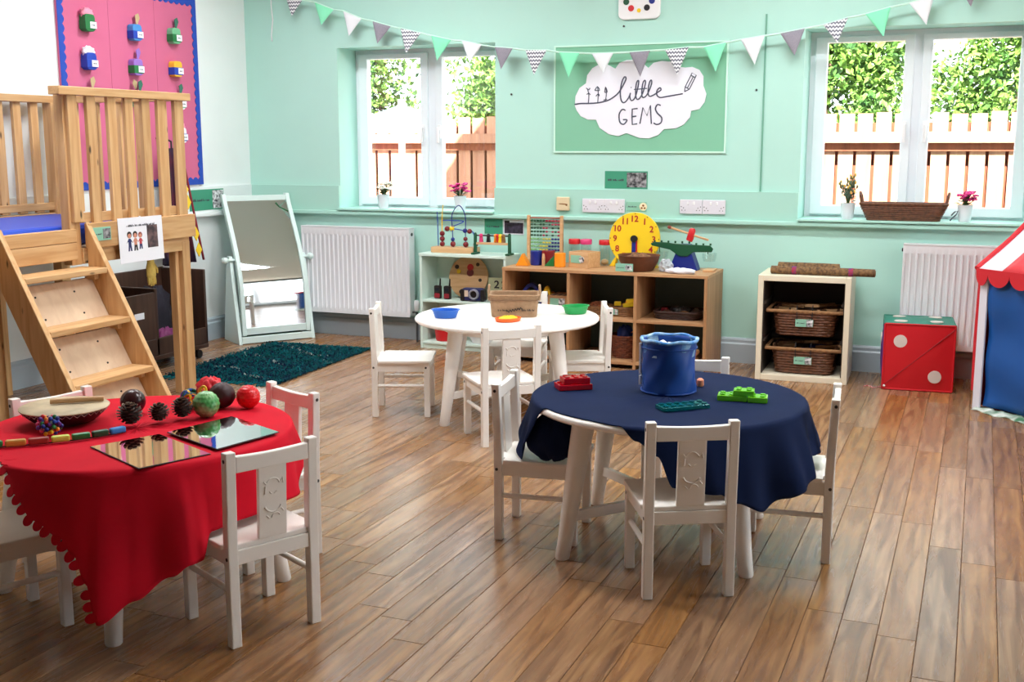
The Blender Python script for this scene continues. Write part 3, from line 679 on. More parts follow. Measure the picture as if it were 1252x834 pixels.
# glove hanging under the notice
M_glove = mat('yellow_glove_cloth', (214, 186, 96), .8, var=.25, vscale=40)
gl = thing('cloth_glove', 'yellow cloth glove dangling below the loft notice', 'glove', (-3.855, 4.60, .745))
g = MB(); g.lathe([(.020, -.12), (.030, -.105), (.030, -.06), (.022, -.035), (.024, 0)], 12, sy=1.1, sx=.45); g.build('palm', M_glove, gl, smooth=True)
for k in range(4):
    y_ = -.021+k*.014; MB().tube([(0, y_, -.105), (.002, y_*1.1, -.135), (.004, y_*1.15, -.150-.006*(k in (1, 2)))], [.0075, .0075, .004], 8).build('finger', M_glove, gl, smooth=True)
MB().tube([(0, .024, -.05), (.002, .04, -.075), (.003, .044, -.095)], [.008, .008, .004], 8).build('thumb', M_glove, gl, smooth=True)
# ------------------------------------------------ dressing-up trolley behind the loft
tr = thing('dressing_up_trolley', 'dark brown open trolley on castors behind the loft leg', 'trolley', (-4.50, 5.30, 0))
ox2, oy2 = 4.50, -5.30
def tbox(name, x0, x1, y0, y1, z0, z1, m=M_brown): return MB().box(x0+ox2, x1+ox2, y0+oy2, y1+oy2, z0, z1).build(name, m, tr, bevel=.004)
tbox('base', -4.67, -4.34, 4.91, 5.67, .065, .09)
tbox('front_board', -4.36, -4.342, 4.91, 5.67, .09, .19)
tbox('back_panel', -4.67, -4.655, 4.91, 5.67, .09, .55)
tbox('end_panel', -4.67, -4.342, 5.648, 5.67, .09, .545); tbox('divider', -4.66, -4.342, 5.20, 5.222, .09, .48); tbox('end_panel', -4.67, -4.342, 4.91, 4.93, .09, .545)
tbox('half_front', -4.36, -4.342, 4.93, 5.20, .19, .46)
for x_ in (-4.63, -4.385):
    for y_ in (4.96, 5.61):
        c = MB().tube([(x_+ox2, y_+oy2, .064), (x_+ox2, y_+oy2, .04)], .012, 10).build('castor', M_dark, tr)
        MB().cyl((x_+ox2-.01, y_+oy2+.012, .026), (x_+ox2+.012, y_+oy2+.012, .026), .026, n=16).build('wheel', M_black, c)
MB().box(-4.3415+ox2, -4.339+ox2, 5.02+oy2, 5.10+oy2, .32, .355).build('label_card', M_paper, tr)
M_clothd = mat('dark_velvet', (30, 26, 40), .9, var=.4, vscale=6, bump=.5, bscale=20)
M_mag = mat('magenta_satin', (120, 30, 96), .6, var=.4, vscale=9, bump=.5, bscale=20)
def heap(name, m, c, sc, seed, label):
    rg = random.Random(seed); p = [rg.uniform(0, 6) for _ in range(6)]
    b = MB(); b.sphere((0, 0, sc[2]*.75), 1, 24, 14, fn=lambda th, ph: 1+.13*math.sin(5*ph+p[0]+3*th)+.1*math.sin(9*ph+4*th+p[1])+.07*math.sin(13*th+p[2]), sc=sc)
    b.v = [(x_, y_, max(0, z_)) for x_, y_, z_ in b.v]
    return tag(b.build(name, m, smooth='all', loc=c), label, 'clothing')
heap('folded_costume', M_clothd, (-4.555, 5.44, .0905), (.07, .14, .20), 1, 'black dress-up costume heaped in the brown trolley')
heap('satin_costume', M_mag, (-4.405, 5.35, .0905), (.030, .085, .075), 2, 'magenta satin costume spilling over the trolley front')
# hanging costume with yellow diamonds
co = thing('hanging_costume', 'long dark red and navy costume with yellow diamonds hanging behind the loft', 'costume', (-4.60, 5.735, 0))
M_cos = mat('navy_costume', (26, 26, 54), .85, var=.6, vscale=5, rgb2=(96, 20, 40)); M_cosr = mat('crimson_costume', (132, 24, 40), .85)
def CP(i, j):
    u = i/24-.5; v = j/14; wv = .045+.11*v
    return (.03*math.sin(i*1.3)*(.4+v), u*2*wv+.03*v, 1.27-.71*v)
b = MB(); b.grid(CP, 25, 15); d_ = b.build('dress', M_cos, co, smooth='all'); so = d_.modifiers.new('thickness', 'SOLIDIFY'); so.thickness = .012
b = MB(); b.grid(lambda i, j: (.05+.004*math.sin(i), (.03+.17*j/14)+(.024*(i/4-.5)), 1.26-.69*j/14), 5, 15); b.build('trim_band', M_cosr, co, smooth='all').modifiers.new('thickness', 'SOLIDIFY').thickness = .005
for k, (y_, z_) in enumerate(((.115, .74), (.135, .64), (.03, 1.02), (.05, .94))):
    MB().prism([(0, .045), (.030, 0), (0, -.045), (-.030, 0)], (.062, y_, z_), (0, 1, 0), (0, 0, 1), (.004, 0, 0)).build('diamond', M_yellow, co)
MB().tube([(.0, 0, 1.27), (0, 0, 1.31), (-.05, 0, 1.33), (-.111, 0, 1.33)], .006, 8).build('hanger_hook', M_dark, co)

# ================================================================ NOTICEBOARD
M_pinkb = mat('pink_backing', (208, 104, 142), .8, var=.04, vscale=4); M_blueb = mat('blue_scallop_border', (28, 72, 178), .7)
NY0, NY1, NZ0, NZ1 = 4.98, 6.18, 1.036, 2.20
nb = thing('noticeboard', 'large pink noticeboard with blue scalloped border on left wall', 'noticeboard', (XL, (NY0+NY1)/2, NZ0))
nb.rotation_euler = (0, 0, R(90)); hw = (NY1-NY0)/2; hh = NZ1-NZ0
for k in range(3): MB().box(-hw+k*2*hw/3+.001, -hw+(k+1)*2*hw/3-.001, -.014, 0, 0, hh).build('backing_panel', M_pinkb, nb)
def scal(L_, inner):
    n = int(L_/.05); P = [(0, 0), (L_, 0), (L_, inner)]
    for i in range(n*6, -1, -1): x_ = L_*i/(n*6); P.append((x_, inner+.016*abs(math.sin(math.pi*n*x_/L_))))
    return P
for (o_, u_, v_, L_) in (((-hw, -.0145, 0), (1, 0, 0), (0, 0, 1), 2*hw), ((-hw, -.0145, hh), (1, 0, 0), (0, 0, -1), 2*hw), ((-hw, -.0155, 0), (0, 0, 1), (1, 0, 0), hh), ((hw, -.0155, 0), (0, 0, 1), (-1, 0, 0), hh)):
    MB().prism(scal(L_, .032), o_, u_, v_, (0, -.003, 0)).build('scalloped_border', M_blueb, nb)
TUB = dict(g=mat('pot_green', (30, 118, 62), .6), b=mat('pot_blue', (28, 66, 176), .6), y=mat('pot_yellow', (236, 184, 50), .6), l=mat('pot_light_green', (112, 184, 140), .6), c=mat('pot_light_blue', (70, 140, 206), .6), p=mat('pot_pink', (246, 150, 176), .7), w=mat('pot_white', (244, 240, 246), .7), v=mat('pot_violet', (150, 110, 196), .7), t=mat('pot_tan', (190, 166, 126), .7), k=mat('pot_dark_green', (52, 110, 92), .7))
def pot(y_, z_, band, top, deco, label, deco_m='t'):
    t = thing('name_pot', label, 'pot', (XL+.0152, y_, z_), R(90), group='name pots on the pink noticeboard')
    w_, d_, h_ = .078, .045, .095
    MB().prism(rrect(-w_/2, w_/2, -h_/2, h_/2, .02, 3), (0, 0, 0), (1, 0, 0), (0, 0, 1), (0, -d_, 0)).build('tub', TUB[top], t, bevel=.004)
    MB().box(-w_/2-.002, w_/2+.002, -d_-.003, 0, -h_*.38, h_*.10).build('band', TUB[band], t, bevel=.002)
    MB().box(-.006, w_/2+.004, -d_-.0055, -d_-.003, -.030, .006).build('name_label', M_paper, t)
    squiggle(1, .026, .007, int(z_*100)).build('printed_name', M_ink, t, kind='stuff').location = (.017, -d_-.0062, -.012)
    if deco == 'fluff':
        b = MB(); rg = random.Random(int(y_*100)); b.sphere((0, -d_/2, h_/2+.004), .034, 20, 10, fn=lambda th, ph: 1+.22*math.sin(6*ph)*math.sin(5*th), sc=(1.3, .6, .9)); b.build('fluff', TUB[deco_m], t, smooth='all')
    if deco in ('leaf', 'two'):
        for k in range(2 if deco == 'two' else 1):
            s = -1 if k else 1; x0 = .018*s
            MB().prism([(x0-.004, h_/2-.004), (x0+.004, h_/2-.004), (x0+.028*s, h_/2+.04), (x0+.016*s, h_/2+.066), (x0-.012*s, h_/2+.052)], (0, -d_*.6-.002*k, 0), (1, 0, 0), (0, 0, 1), (0, .003, 0)).build('paper_leaf', TUB[deco_m if not k else 't'], t)
for args in ((5.183, 1.965, 'g', 'g', 'fluff', 'green name pot with pink fluff, top row left', 'p'), (5.571, 1.945, 'b', 'c', 'leaf', 'blue name pot with a tan tag, top row middle', 't'), (5.928, 1.955, 'g', 'l', 'leaf', 'green name pot with dark leaf, top row right', 'k'),
             (5.178, 1.755, 'b', 'b', 'fluff', 'blue name pot with white frothy top, second row left', 'w'), (5.563, 1.745, 'g', 'v', 'leaf', 'violet and green name pot, second row middle', 'v'), (5.928, 1.755, 'b', 'y', '', 'yellow name pot with blue band, second row right', 't'),
             (5.170, 1.56, 'c', 'c', 'leaf', 'light blue name pot with tan leaf, just above handrail', 't'), (5.567, 1.56, 'l', 'l', 'two', 'pale green name pot with two paper leaves above handrail', 'k'), (5.942, 1.555, 'l', 'w', 'leaf', 'white and green name pot with dark leaf at handrail end', 'k'),
             (5.940, 1.35, 'b', 'w', 'fluff', 'white and blue name pot showing right of the loft post', 'p')): pot(*args)
sign_card('wall_sign', 'green sign with a black and white picture on left wall ledge', (XL+.0205, 6.20, .935), R(90), .36, .135, .66, M_signgreen, M_pic2, seed=9, line=M_ink)

# ================================================================ MIRROR, RUG
M_mframe = mat('pale_mint_lacquer', (218, 238, 234), .35); M_mgreen = mat('green_mirror_tray', (60, 110, 92), .5)
mi = thing('standing_mirror', 'tall bowed mirror in a pale mint tilting frame by the corner', 'mirror', (-4.295, 6.325, 0), math.atan2(.82, .57))
# local: +x along the width, -y towards the room
prof = [(.012, .055), (.004, .20), (-.004, .34), (-.030, .46), (-.075, .58), (-.140, .70), (-.215, .83), (-.300, .965)]
def mp_(z):
    for (a, za), (b_, zb) in zip(prof, prof[1:]):
        if za <= z <= zb: return a+(b_-a)*(z-za)/(zb-za)
    return prof[-1][0]
zs = [.10+.82*i/40 for i in range(41)]
sm = lambda z: sum(mp_(min(.965, max(.055, z+d_))) for d_ in (-.06, -.03, 0, .03, .06))/5
b = MB(); b.grid(lambda i, j: (-.205+.41*i/12, -sm(zs[j])-.006, zs[j]), 13, 41); o = b.build('mirror_sheet', M_mirror, mi, smooth='all')
for s in (-1, 1):
    zz = [.055+.91*i/28 for i in range(29)]; b = MB(); P = [(-sm(z)-.016, z) for z in zz] + [(-sm(z)+.024, z) for z in zz[::-1]]
    b.prism(P, (s*.222-.014, 0, 0), (0, 1, 0), (0, 0, 1), (.028, 0, 0)); b.build('side_rail', M_mframe, mi, bevel=.003)
b = MB(); b.grid(lambda i, j: (-.207+.414*i/2, -sm(zs[j])+.004, zs[j]), 3, 41); o = b.build('backing', M_mframe, mi, smooth='all'); o.modifiers.new('thickness', 'SOLIDIFY').thickness = .008; o.location = (0, .008, 0)
MB().box(-.208, .208, -sm(.94)-.012, -sm(.94)+.016, .915, .955).build('top_bar', M_mframe, mi, bevel=.003)
MB().box(-.208, .208, -sm(.08)-.014, -sm(.08)+.018, .06, .105).build('bottom_bar', M_mframe, mi, bevel=.003)
for s in (-1, 1):
    x0 = s*.254; P = [(-.036, 0), (.255, 0), (.16, .50), (.135, .57), (.095, .57)]
    b = MB(); b.prism(P, (x0-.012, 0, 0), (0, 1, 0), (0, 0, 1), (.024, 0, 0)); b.build('stand_side', M_mframe, mi, bevel=.003)
    k = MB(); k.cyl((s*.236, .085, .545), (s*.285, .085, .545), .010, n=12); k.sphere((s*.298, .085, .545), .024, 16, 10); k.build('knob', M_mframe, mi, smooth=True, kind='stuff')
MB().box(-.242, .242, -.034, -.012, .004, .048).build('front_board', M_mframe, mi, bevel=.003)
MB().box(-.242, .242, -.010, .20, .012, .024).build('tray', M_mgreen, mi)
MB().box(-.242, .242, .20, .22, .012, .16).build('rear_board', M_mgreen, mi)
tcurve = MB().tube([(.13, -sm(.90)-.009, .905), (.15, -sm(.875)-.009, .875), (.205, -sm(.845)-.009, .845)], .003, 6).build('ribbon', M_green, mi, smooth=True)
M_rug = mat('teal_rag', (8, 66, 78), .95, var=.9, vscale=42, rgb2=(10, 26, 44), bump=.8, bscale=160, spec=.1)
ru = thing('rag_rug', 'dark teal shaggy rag rug lying on the floor before the mirror', 'rug', (-3.875, 5.665, 0), R(3))
rg = random.Random(4)
def RP(i, j): return (-.36+.72*i/48+.006*math.sin(j*1.7+i)*(i in (0, 48)), -.565+1.13*j/72+.006*math.sin(i*2.1)*(j in (0, 72)), .004+.007*rg.random())
b = MB(); b.grid(RP, 49, 73); o = b.build('woven_body', M_rug, ru, smooth='all'); so = o.modifiers.new('thickness', 'SOLIDIFY'); so.thickness = .004; so.offset = -1
M_tuft = [M_rug, mat('teal_tuft', (10, 84, 90), .95, spec=.1), mat('navy_tuft', (8, 24, 48), .95, spec=.1), mat('pale_tuft', (130, 144, 140), .95, spec=.1), mat('green_tuft', (8, 66, 66), .95, spec=.1)]
f = MB()
for _ in range(5200):
    x_, y_ = rg.uniform(-.37, .37), rg.uniform(-.575, .575); a = rg.uniform(0, 6.28); l = rg.uniform(.012, .03); h_ = rg.uniform(.010, .022); w_ = .0035
    band = math.sin(y_*9+math.sin(x_*8)); f.m = (3 if rg.random() < .35 else 2) if abs(band) < .12 and abs(x_) < .25 else rg.choice((1, 1, 4, 4, 2, 0, 3 if rg.random() < .12 else 1)) if y_ > 0 else rg.choice((1, 1, 2, 2, 4, 0))
    dx, dy = math.cos(a), math.sin(a); nx, ny = -dy*w_, dx*w_
    f.add([(x_-nx, y_-ny, .008), (x_+nx, y_+ny, .008), (x_+dx*l*.5+nx, y_+dy*l*.5+ny, h_), (x_+dx*l*.5-nx, y_+dy*l*.5-ny, h_), (x_+dx*l, y_+dy*l, h_*.7)], [(0, 1, 2, 3), (3, 2, 4)])
f.build('tufts', M_tuft, ru, kind='stuff')
fr_ = MB()
for k in range(90):
    s = -1 if k < 45 else 1; x_ = -.36+.72*((k % 45)+.5)/45
    fr_.tube([(x_, s*.565, .008), (x_+rg.uniform(-.01, .01), s*.595, .006), (x_+rg.uniform(-.018, .018), s*rg.uniform(.61, .64), .004)], .0035, 5)
fr_.build('fringe', M_tuft[1], ru, kind='stuff')
# ================================================================ SHELVES ALONG THE BACK WALL
# --- pale mint open shelf
M_mintsh = mat('pale_mint_shelf', (214, 236, 226), .35)
SX0, SX1, SY0, SY1, ST = -3.28, -2.685, 6.45, 6.68, .612
sh = thing('toy_shelf', 'small pale mint open shelf unit between radiator and wooden shelves', 'shelf', ((SX0+SX1)/2, SY0, 0))
hw = (SX1-SX0)/2; dp = SY1-SY0
for s in (-1, 1): MB().box(s*hw-(.016 if s > 0 else 0), s*hw+(0 if s > 0 else .016), 0, dp, 0, ST-.018).build('side_panel', M_mintsh, sh, bevel=.002)
MB().box(-hw-.004, hw+.004, -.004, dp, ST-.018, ST).build('top', M_mintsh, sh, bevel=.002)
MB().box(-hw+.016, hw-.016, .004, dp-.008, .300, .316).build('shelf_board', M_mintsh, sh, bevel=.002)
MB().box(-hw+.016, hw-.016, .004, dp-.008, .028, .044).build('bottom_board', M_mintsh, sh, bevel=.002)
MB().box(-hw+.016, hw-.016, dp-.008, dp, .02, ST-.018).build('back_panel', M_mintsh, sh)
MB().box(-hw+.016, hw-.016, .012, .022, 0, .028).build('plinth', M_mintsh, sh)
# --- beech cube shelves
WX0, WX1, WY0, WY1, WTZ = -2.63, -1.385, 6.26, 6.675, .566
ws = thing('wooden_shelves', 'low beech cube shelf unit with six open compartments', 'shelf', ((WX0+WX1)/2, WY0, 0)); hw = (WX1-WX0)/2; dp = WY1-WY0
cols = [-hw, -.203, .205, hw]
for k, x_ in enumerate(cols):
    x_ = x_+.009 if k == 0 else x_-.009 if k == 3 else x_
    MB().box(x_-.009, x_+.009, .002, dp, .0, WTZ-.018).build('side_panel' if k in (0, 3) else 'divider', M_beechz, ws, bevel=.0015)
MB().box(-hw-.002, hw+.002, 0, dp, WTZ-.018, WTZ).build('top', M_beech, ws, bevel=.002)
for k in range(3):
    a, b_ = cols[k]+(.018 if k == 0 else .009), cols[k+1]-(.018 if k == 2 else .009)
    MB().box(a, b_, .004, dp-.006, .276, .292).build('shelf_board', M_beech, ws, bevel=.0015)
    MB().box(a, b_, .004, dp-.006, .026, .044).build('bottom_board', M_beech, ws, bevel=.0015)
    MB().box(a, b_, dp-.005, dp-.001, .02, WTZ-.018).build('back_panel', mat('shaded_wall_green', (92, 110, 104), .7), ws)  # dark sheet imitating the shaded wall behind the open compartments
# --- cream basket cabinet
M_cream = mat('cream_laminate', (232, 222, 198), .4); M_cabshade = mat('cabinet_inner_shade', (52, 42, 34), .6)  # second colour is dark to imitate the shade inside the cabinet
CX0, CX1, CY0, CY1, CT = -1.105, -.612, 6.275, 6.665, .585
cb = thing('basket_cabinet', 'cream open cabinet holding two wicker baskets on runners', 'cabinet', ((CX0+CX1)/2, CY0, 0), R(2)); hw = (CX1-CX0)/2; dp = CY1-CY0
for s in (-1, 1): MB().box(s*hw-(.03 if s > 0 else 0), s*hw+(0 if s > 0 else .03), 0, dp, 0, CT).build('side_panel', M_cream, cb, bevel=.003)
MB().box(-hw+.03, hw-.03, 0, dp, CT-.032, CT).build('top', M_cream, cb, bevel=.003)
MB().box(-hw+.03, hw-.03, 0, dp, .0, .034).build('base', M_cream, cb, bevel=.003)
MB().box(-hw+.03, hw-.03, dp-.012, dp-.004, .034, CT-.032).build('back_panel', M_cabshade, cb)
for s in (-1, 1): MB().box(s*(hw-.0325)-.0025, s*(hw-.0325)+.0025, .012, dp-.012, .036, CT-.034).build('shade_sheet', M_cabshade, cb)  # added dark sheets that put shade on the cream inner sides
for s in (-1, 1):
    for z in (.215, .425): MB().box(s*(hw-.03)-(.016 if s > 0 else 0), s*(hw-.03)+(0 if s > 0 else .016), .01, dp-.02, z, z+.012).build('runner', M_cabshade, cb)
def woven(name, m, parent, w0, w1, d0, d1, h, rows, r=.0075, seed=1, n=40, rnd_c=.05):
    """basket wall as rings of over-and-under strands (stuff) around a thin lining"""
    def ring(w_, d_, z, ph, amp):
        P = []; pts = rrect(-w_/2, w_/2, -d_/2, d_/2, min(rnd_c, w_*.3, d_*.3), 3); L_ = len(pts)
        out = []
        for i in range(L_):
            a, b_ = Vector(pts[i]), Vector(pts[(i+1) % L_]); st = max(1, int((b_-a).length/.02))
            for q in range(st): out.append(a+(b_-a)*(q/st))
        for i, p in enumerate(out):
            nrm = p.normalized()*amp*(1 if (i//1+ph) % 2 else -1); P.append((p.x+nrm.x, p.y+nrm.y, z))
        return P
    b = MB(); b.m = 0
    for k in range(rows):
        u = (k+.5)/rows; b.tube(ring(w0+(w1-w0)*u, d0+(d1-d0)*u, h*u, k % 2, .0022), h/rows*.56, 6, closed=True)
    b.build('weave', m, parent, smooth=True, kind='stuff')
    i = MB(); A = rrect(-w0/2+.008, w0/2-.008, -d0/2+.008, d0/2-.008, .03, 3); B = rrect(-w1/2+.008, w1/2-.008, -d1/2+.008, d1/2-.008, .03, 3); N_ = len(A)
    i.add([(x_, y_, .004) for x_, y_ in A]+[(x_, y_, h-.004) for x_, y_ in B], [tuple(range(N_))]+[(k, (k+1) % N_, N_+(k+1) % N_, N_+k) for k in range(N_)])
    i.build('lining', m, parent)
    b = MB(); b.tube([(p[0], p[1], h) for p in ring(w1, d1, h, 0, 0)], r, 8, closed=True); b.build('rim', m, parent, smooth=True)
def label_card(t, x_, y_, z_, w_=.095, h_=.042, strap=True):
    c = MB().box(x_-w_/2, x_+w_/2, y_-.003, y_, z_-h_/2, z_+h_/2).build('label_card', M_palegreen, t)
    MB().box(x_+w_*.12, x_+w_/2-.002, y_-.0045, y_-.003, z_-h_/2+.002, z_+h_/2-.002).build('picture', M_pic2, c)
    sq = squiggle(1, w_*.45, h_*.16, 3); o = sq.build('printed_line', M_ink, c, kind='stuff'); o.location = (x_-w_*.2, y_-.0036, z_)
    if strap:
        for s in (-1, 1): MB().tube([(x_+s*w_*.42, y_-.004, z_+h_*.45), (x_+s*w_*.44, y_-.006, z_+.06), (x_+s*w_*.44, y_+.012, z_+.098)], .0028, 6).build('tie', M_black, c, smooth=True)
for k, (z, lab) in enumerate(((.095, 'brown wicker basket in the lower half of the cream cabinet'), (.305, 'brown wicker basket in the upper half of the cream cabinet'))):
    t = thing('wicker_basket', lab, 'basket', ((CX0+CX1)/2, CY0+.19, z-.055), R(2), group='wicker baskets in the cabinet')
    woven('weave', M_wicker, t, .30, .335, .27, .31, .135, 9, seed=k)
    MB().box(-.209, .209, -.165, -.145, .128, .146).build('hanging_bar', M_wickerlt, t, bevel=.006)
    MB().box(-.209, .209, .135, .150, .135, .146).build('hanging_bar', M_wickerlt, t, bevel=.004)
    for s in (-1, 1): MB().box(s*.2-.009, s*.2+.009, -.146, .136, .136, .146).build('hanging_bar', M_wickerlt, t, bevel=.003)
    label_card(t, .0, -.158, .075)
    rg = random.Random(k+3)
    for q in range(7):
        x_ = -.12+.04*q; a = rg.uniform(-.6, .6); z_ = .128+.019*(q % 2)
        m = (M_toywood, M_wickerlt, M_brown, M_toywood, M_dblue if k == 0 else M_brown, M_wickerlt, M_toywood)[q]
        tag(MB().bar((-.07*math.cos(a), -.07*math.sin(a), 0), (.07*math.cos(a), .07*math.sin(a), .016*rg.random()), .018, .016).build('wooden_stick', m, bevel=.004, loc=(t.location.x+x_, t.location.y-.02+.05*rg.random(), t.location.z+z_)),
            ('leftmost', 'second from left', 'third from left', 'middle', 'third from right', 'second from right', 'rightmost')[q]+' short stick in the '+('upper' if k else 'lower')+' wicker basket of cream cabinet', 'stick', group='pieces in the upper basket' if k else 'pieces in the lower basket')
# woven mats rolled on the cabinet
M_roll = mat('woven_straw_roll', (134, 100, 62), .8, var=.7, vscale=70, rgb2=(76, 52, 34), bump=.5, bscale=150)
M_rollred = mat('woven_red_band', (170, 40, 60), .8, var=.6, vscale=80, rgb2=(90, 50, 120))
def roll(c, half, rad, rz, lab, bands):
    t = thing('rolled_mat', lab, 'mat', c, rz)
    pts = [(-half, 0, rad), (-half*.3, 0, rad*1.01), (half*.4, 0, rad*1.0), (half, 0, rad*.98)]
    b = MB(); b.tube(pts, [rad*.99, rad, rad*1.0, rad*.97], 20); b.build('roll', M_roll, t, smooth=True)
    for s in (-1, 1):
        b = MB(); b.tube([(s*(half+.001), rad*.9*k/40*.9*math.cos(k*.5), rad+rad*.9*k/40*.9*math.sin(k*.5)) for k in range(40)], .0018, 5); b.build('coil_edge', M_wickerlt, t, kind='stuff')
    for x_ in bands: MB().tube([(x_-.012, 0, rad), (x_+.012, 0, rad)], rad*1.03, 20).build('woven_band', M_rollred, t, smooth=True)
roll((-.775, 6.36, CT+.001), .275, .022, R(1.5), 'long rolled straw mat with red bands lying on the cream cabinet', (-.15, .15))
roll((-.86, 6.44, CT+.001), .165, .029, R(2), 'shorter plain straw roll behind the banded one on the cabinet', ())
# ------------------------------------------------ dice
dc = thing('soft_dice', 'big red soft dice with white spots by the right radiator', 'dice', (-.265, 6.425, 0), R(5)); dc.scale = (1, .9, 1)
M_dred = mat('red_vinyl', (206, 22, 36), .45, bump=.1, bscale=30); M_dgr = mat('green_vinyl', (24, 128, 108), .45, bump=.1, bscale=30); M_spot = mat('white_vinyl_spot', (222, 214, 206), .5)
H = .175; BLG = .015
def face(o_, u_, v_, m, nm='face_panel'):
    o_, u_, v_ = Vector(o_), Vector(u_), Vector(v_); n = u_.cross(v_).normalized()
    b = MB(); b.grid(lambda i, j: o_+u_*((i/10-.5)*2*H)+v_*((j/10-.5)*2*H)+n*(H+BLG*math.cos((i/10-.5)*math.pi)*math.cos((j/10-.5)*math.pi)), 11, 11)
    return b.build(nm, m, dc, smooth='all')
C0 = (0, 0, H+.006)
faces = [((1,0,0),(0,0,1),M_dred), ((0,1,0),(0,0,1),M_yellow), ((-1,0,0),(0,0,1),M_dblue), ((0,-1,0),(0,0,1),M_purple), ((1,0,0),(0,1,0),M_dgr), ((1,0,0),(0,-1,0),M_orange)]
for u_, v_, m in faces: face(C0, u_, v_, m)
for a, b_ in ((( -1,-1,-1),(1,-1,-1)),((-1,-1,1),(1,-1,1)),((-1,-1,-1),(-1,-1,1)),((1,-1,-1),(1,-1,1)),((-1,-1,1),(-1,1,1)),((1,-1,1),(1,1,1)),((-1,1,1),(1,1,1)),((-1,-1,-1),(-1,1,-1)),((-1,1,-1),(-1,1,1)),((1,-1,-1),(1,1,-1)),((1,1,-1),(1,1,1)),((-1,1,-1),(1,1,-1))):
    MB().cyl([a[0]*H, a[1]*H, a[2]*H+C0[2]], [b_[0]*H, b_[1]*H, b_[2]*H+C0[2]], .005, n=8).build('piping', M_dred if a[1] < 0 and b_[1] < 0 else M_dgr, dc, smooth=True)
def spot(x_, z_, side):
    b = MB(); bl = BLG*math.cos(x_/(2*H)*math.pi)*math.cos(z_/(2*H)*math.pi); r_ = .034
    pr = [(r_*math.cos(2*math.pi*i/24), r_*math.sin(2*math.pi*i/24)) for i in range(24)]
    if side == 'f': b.prism(pr, (x_, -H-bl-.0035, C0[2]+z_), (1, 0, 0), (0, 0, 1), (0, .006, 0))
    if side == 't': b.prism(pr, (x_, z_, C0[2]+H+bl+.0035), (1, 0, 0), (0, 1, 0), (0, 0, -.006))
    if side == 'l': b.prism(pr, (-H-bl-.0035, x_, C0[2]+z_), (0, 1, 0), (0, 0, 1), (.006, 0, 0))
    b.build('spot', M_spot, dc, bevel=.001)
spot(-.095, .085, 'f'); spot(.085, -.098, 'f')
for p in ((-.095, -.095), (.085, -.09), (-.10, .09), (.085, .095)): spot(*p, 't')
spot(.0, .07, 'l')
MB().tube([(-H, -H-.004, .02), (0, -H-BLG*.7-.004, H+.006), (H, -H-.004, 2*H-.01)], .0022, 6).build('diagonal_seam', mat('dark_red_seam', (150, 12, 26), .6), dc)
MB().sphere((-H+.01, -H-.006, .022), .0065, 10, 8).build('zip_pull', M_white, dc, smooth=True)
st = MB(); st.tube([(-.52+.012*k, 6.285+.025*math.sin(k*1.1)+.01*math.sin(k*2.7), .0035) for k in range(14)], .003, 6); tag(st.build('red_white_string', mat('red_string', (200, 50, 60), .8, var=.6, vscale=120, rgb2=(240, 220, 220)), smooth='all'), 'small tangle of red string on the floor left of the dice', 'string')
# ------------------------------------------------ play tent
M_tblue = mat('blue_nylon', (8, 82, 160), .55, var=.12, vscale=3, bump=.5, bscale=9, alpha_trans=0); M_tred = mat('red_nylon', (206, 30, 44), .55, bump=.3, bscale=12); M_twhite = mat('white_nylon', (226, 224, 236), .6, bump=.3, bscale=14)
ang = math.atan2(-.66, .75)
pt = thing('play_tent', 'blue play tent with red and white striped scalloped roof at right', 'tent', (.028, 5.965, 0), ang)
TWD, TDP, THT, TRG = 1.0, .82, .70, .985       # local: x along the front, y inwards
def drape(name, P, nu, nv, m, th=.006):
    b = MB(); b.grid(P, nu, nv); o = b.build(name, m, pt, smooth='all'); so = o.modifiers.new('thickness', 'SOLIDIFY'); so.thickness = th; so.offset = 0; return o
crease = lambda u, v: .007*math.sin(u*11+2*math.sin(v*5))+.006*math.sin(v*13+u*6)
drape('front_panel', lambda i, j: (.05+(TWD-.10)*i/30, .012+crease(i/30, j/20), .02+(THT-.05)*j/20), 31, 21, M_tblue)
drape('back_panel', lambda i, j: (TWD*i/10, TDP, .02+(THT-.03)*j/6), 11, 7, M_tblue)
for s, nm in ((0, 'side_panel'), (TWD, 'side_panel')):
    b = MB(); b.prism([(0, .01), (TDP, .01), (TDP, THT), (TDP/2, TRG), (0, THT)], (s-.003, 0, 0), (0, 1, 0), (0, 0, 1), (.006, 0, 0)); b.build(nm, M_tblue if s else M_tred, pt)
MB().bar((.022, .0, .0), (.022, .0, THT), .045, .012, up=(0, 1, 0)).build('corner_strip', M_twhite, pt, bevel=.003)
MB().bar((TWD-.022, .0, .0), (TWD-.022, .0, THT), .045, .012, up=(0, 1, 0)).build('corner_strip', M_twhite, pt, bevel=.003)
MB().tube([(-.008, .006, .09), (-.016, .01, .35), (-.006, .006, THT)], .012, 8).build('piping', M_tred, pt, smooth=True)
n = 7; sw = (TWD+.02)/n
for k in range(n):
    x0 = -.01+k*sw; m = M_tred if k % 2 else M_twhite
    for sgn in (0, 1):
        P = lambda i, j: (x0+sw*i/4, (-.02+(TDP/2+.02)*j/8) if not sgn else (TDP+.02-(TDP/2+.02)*j/8), THT-.004+(TRG-THT)*j/8-.012*math.sin(math.pi*j/8))
        drape('roof_stripe', P, 5, 9, m, .005)
MB().tube([(-.012, -.022, THT-.004), (-.012, TDP*.25, (THT+TRG)/2-.008), (-.012, TDP/2, TRG)], .014, 8).build('piping', M_tred, pt, smooth=True)
MB().tube([(-.012, TDP/2, TRG), (TWD+.012, TDP/2, TRG)], .012, 8).build('ridge_piping', M_tred, pt, smooth=True)
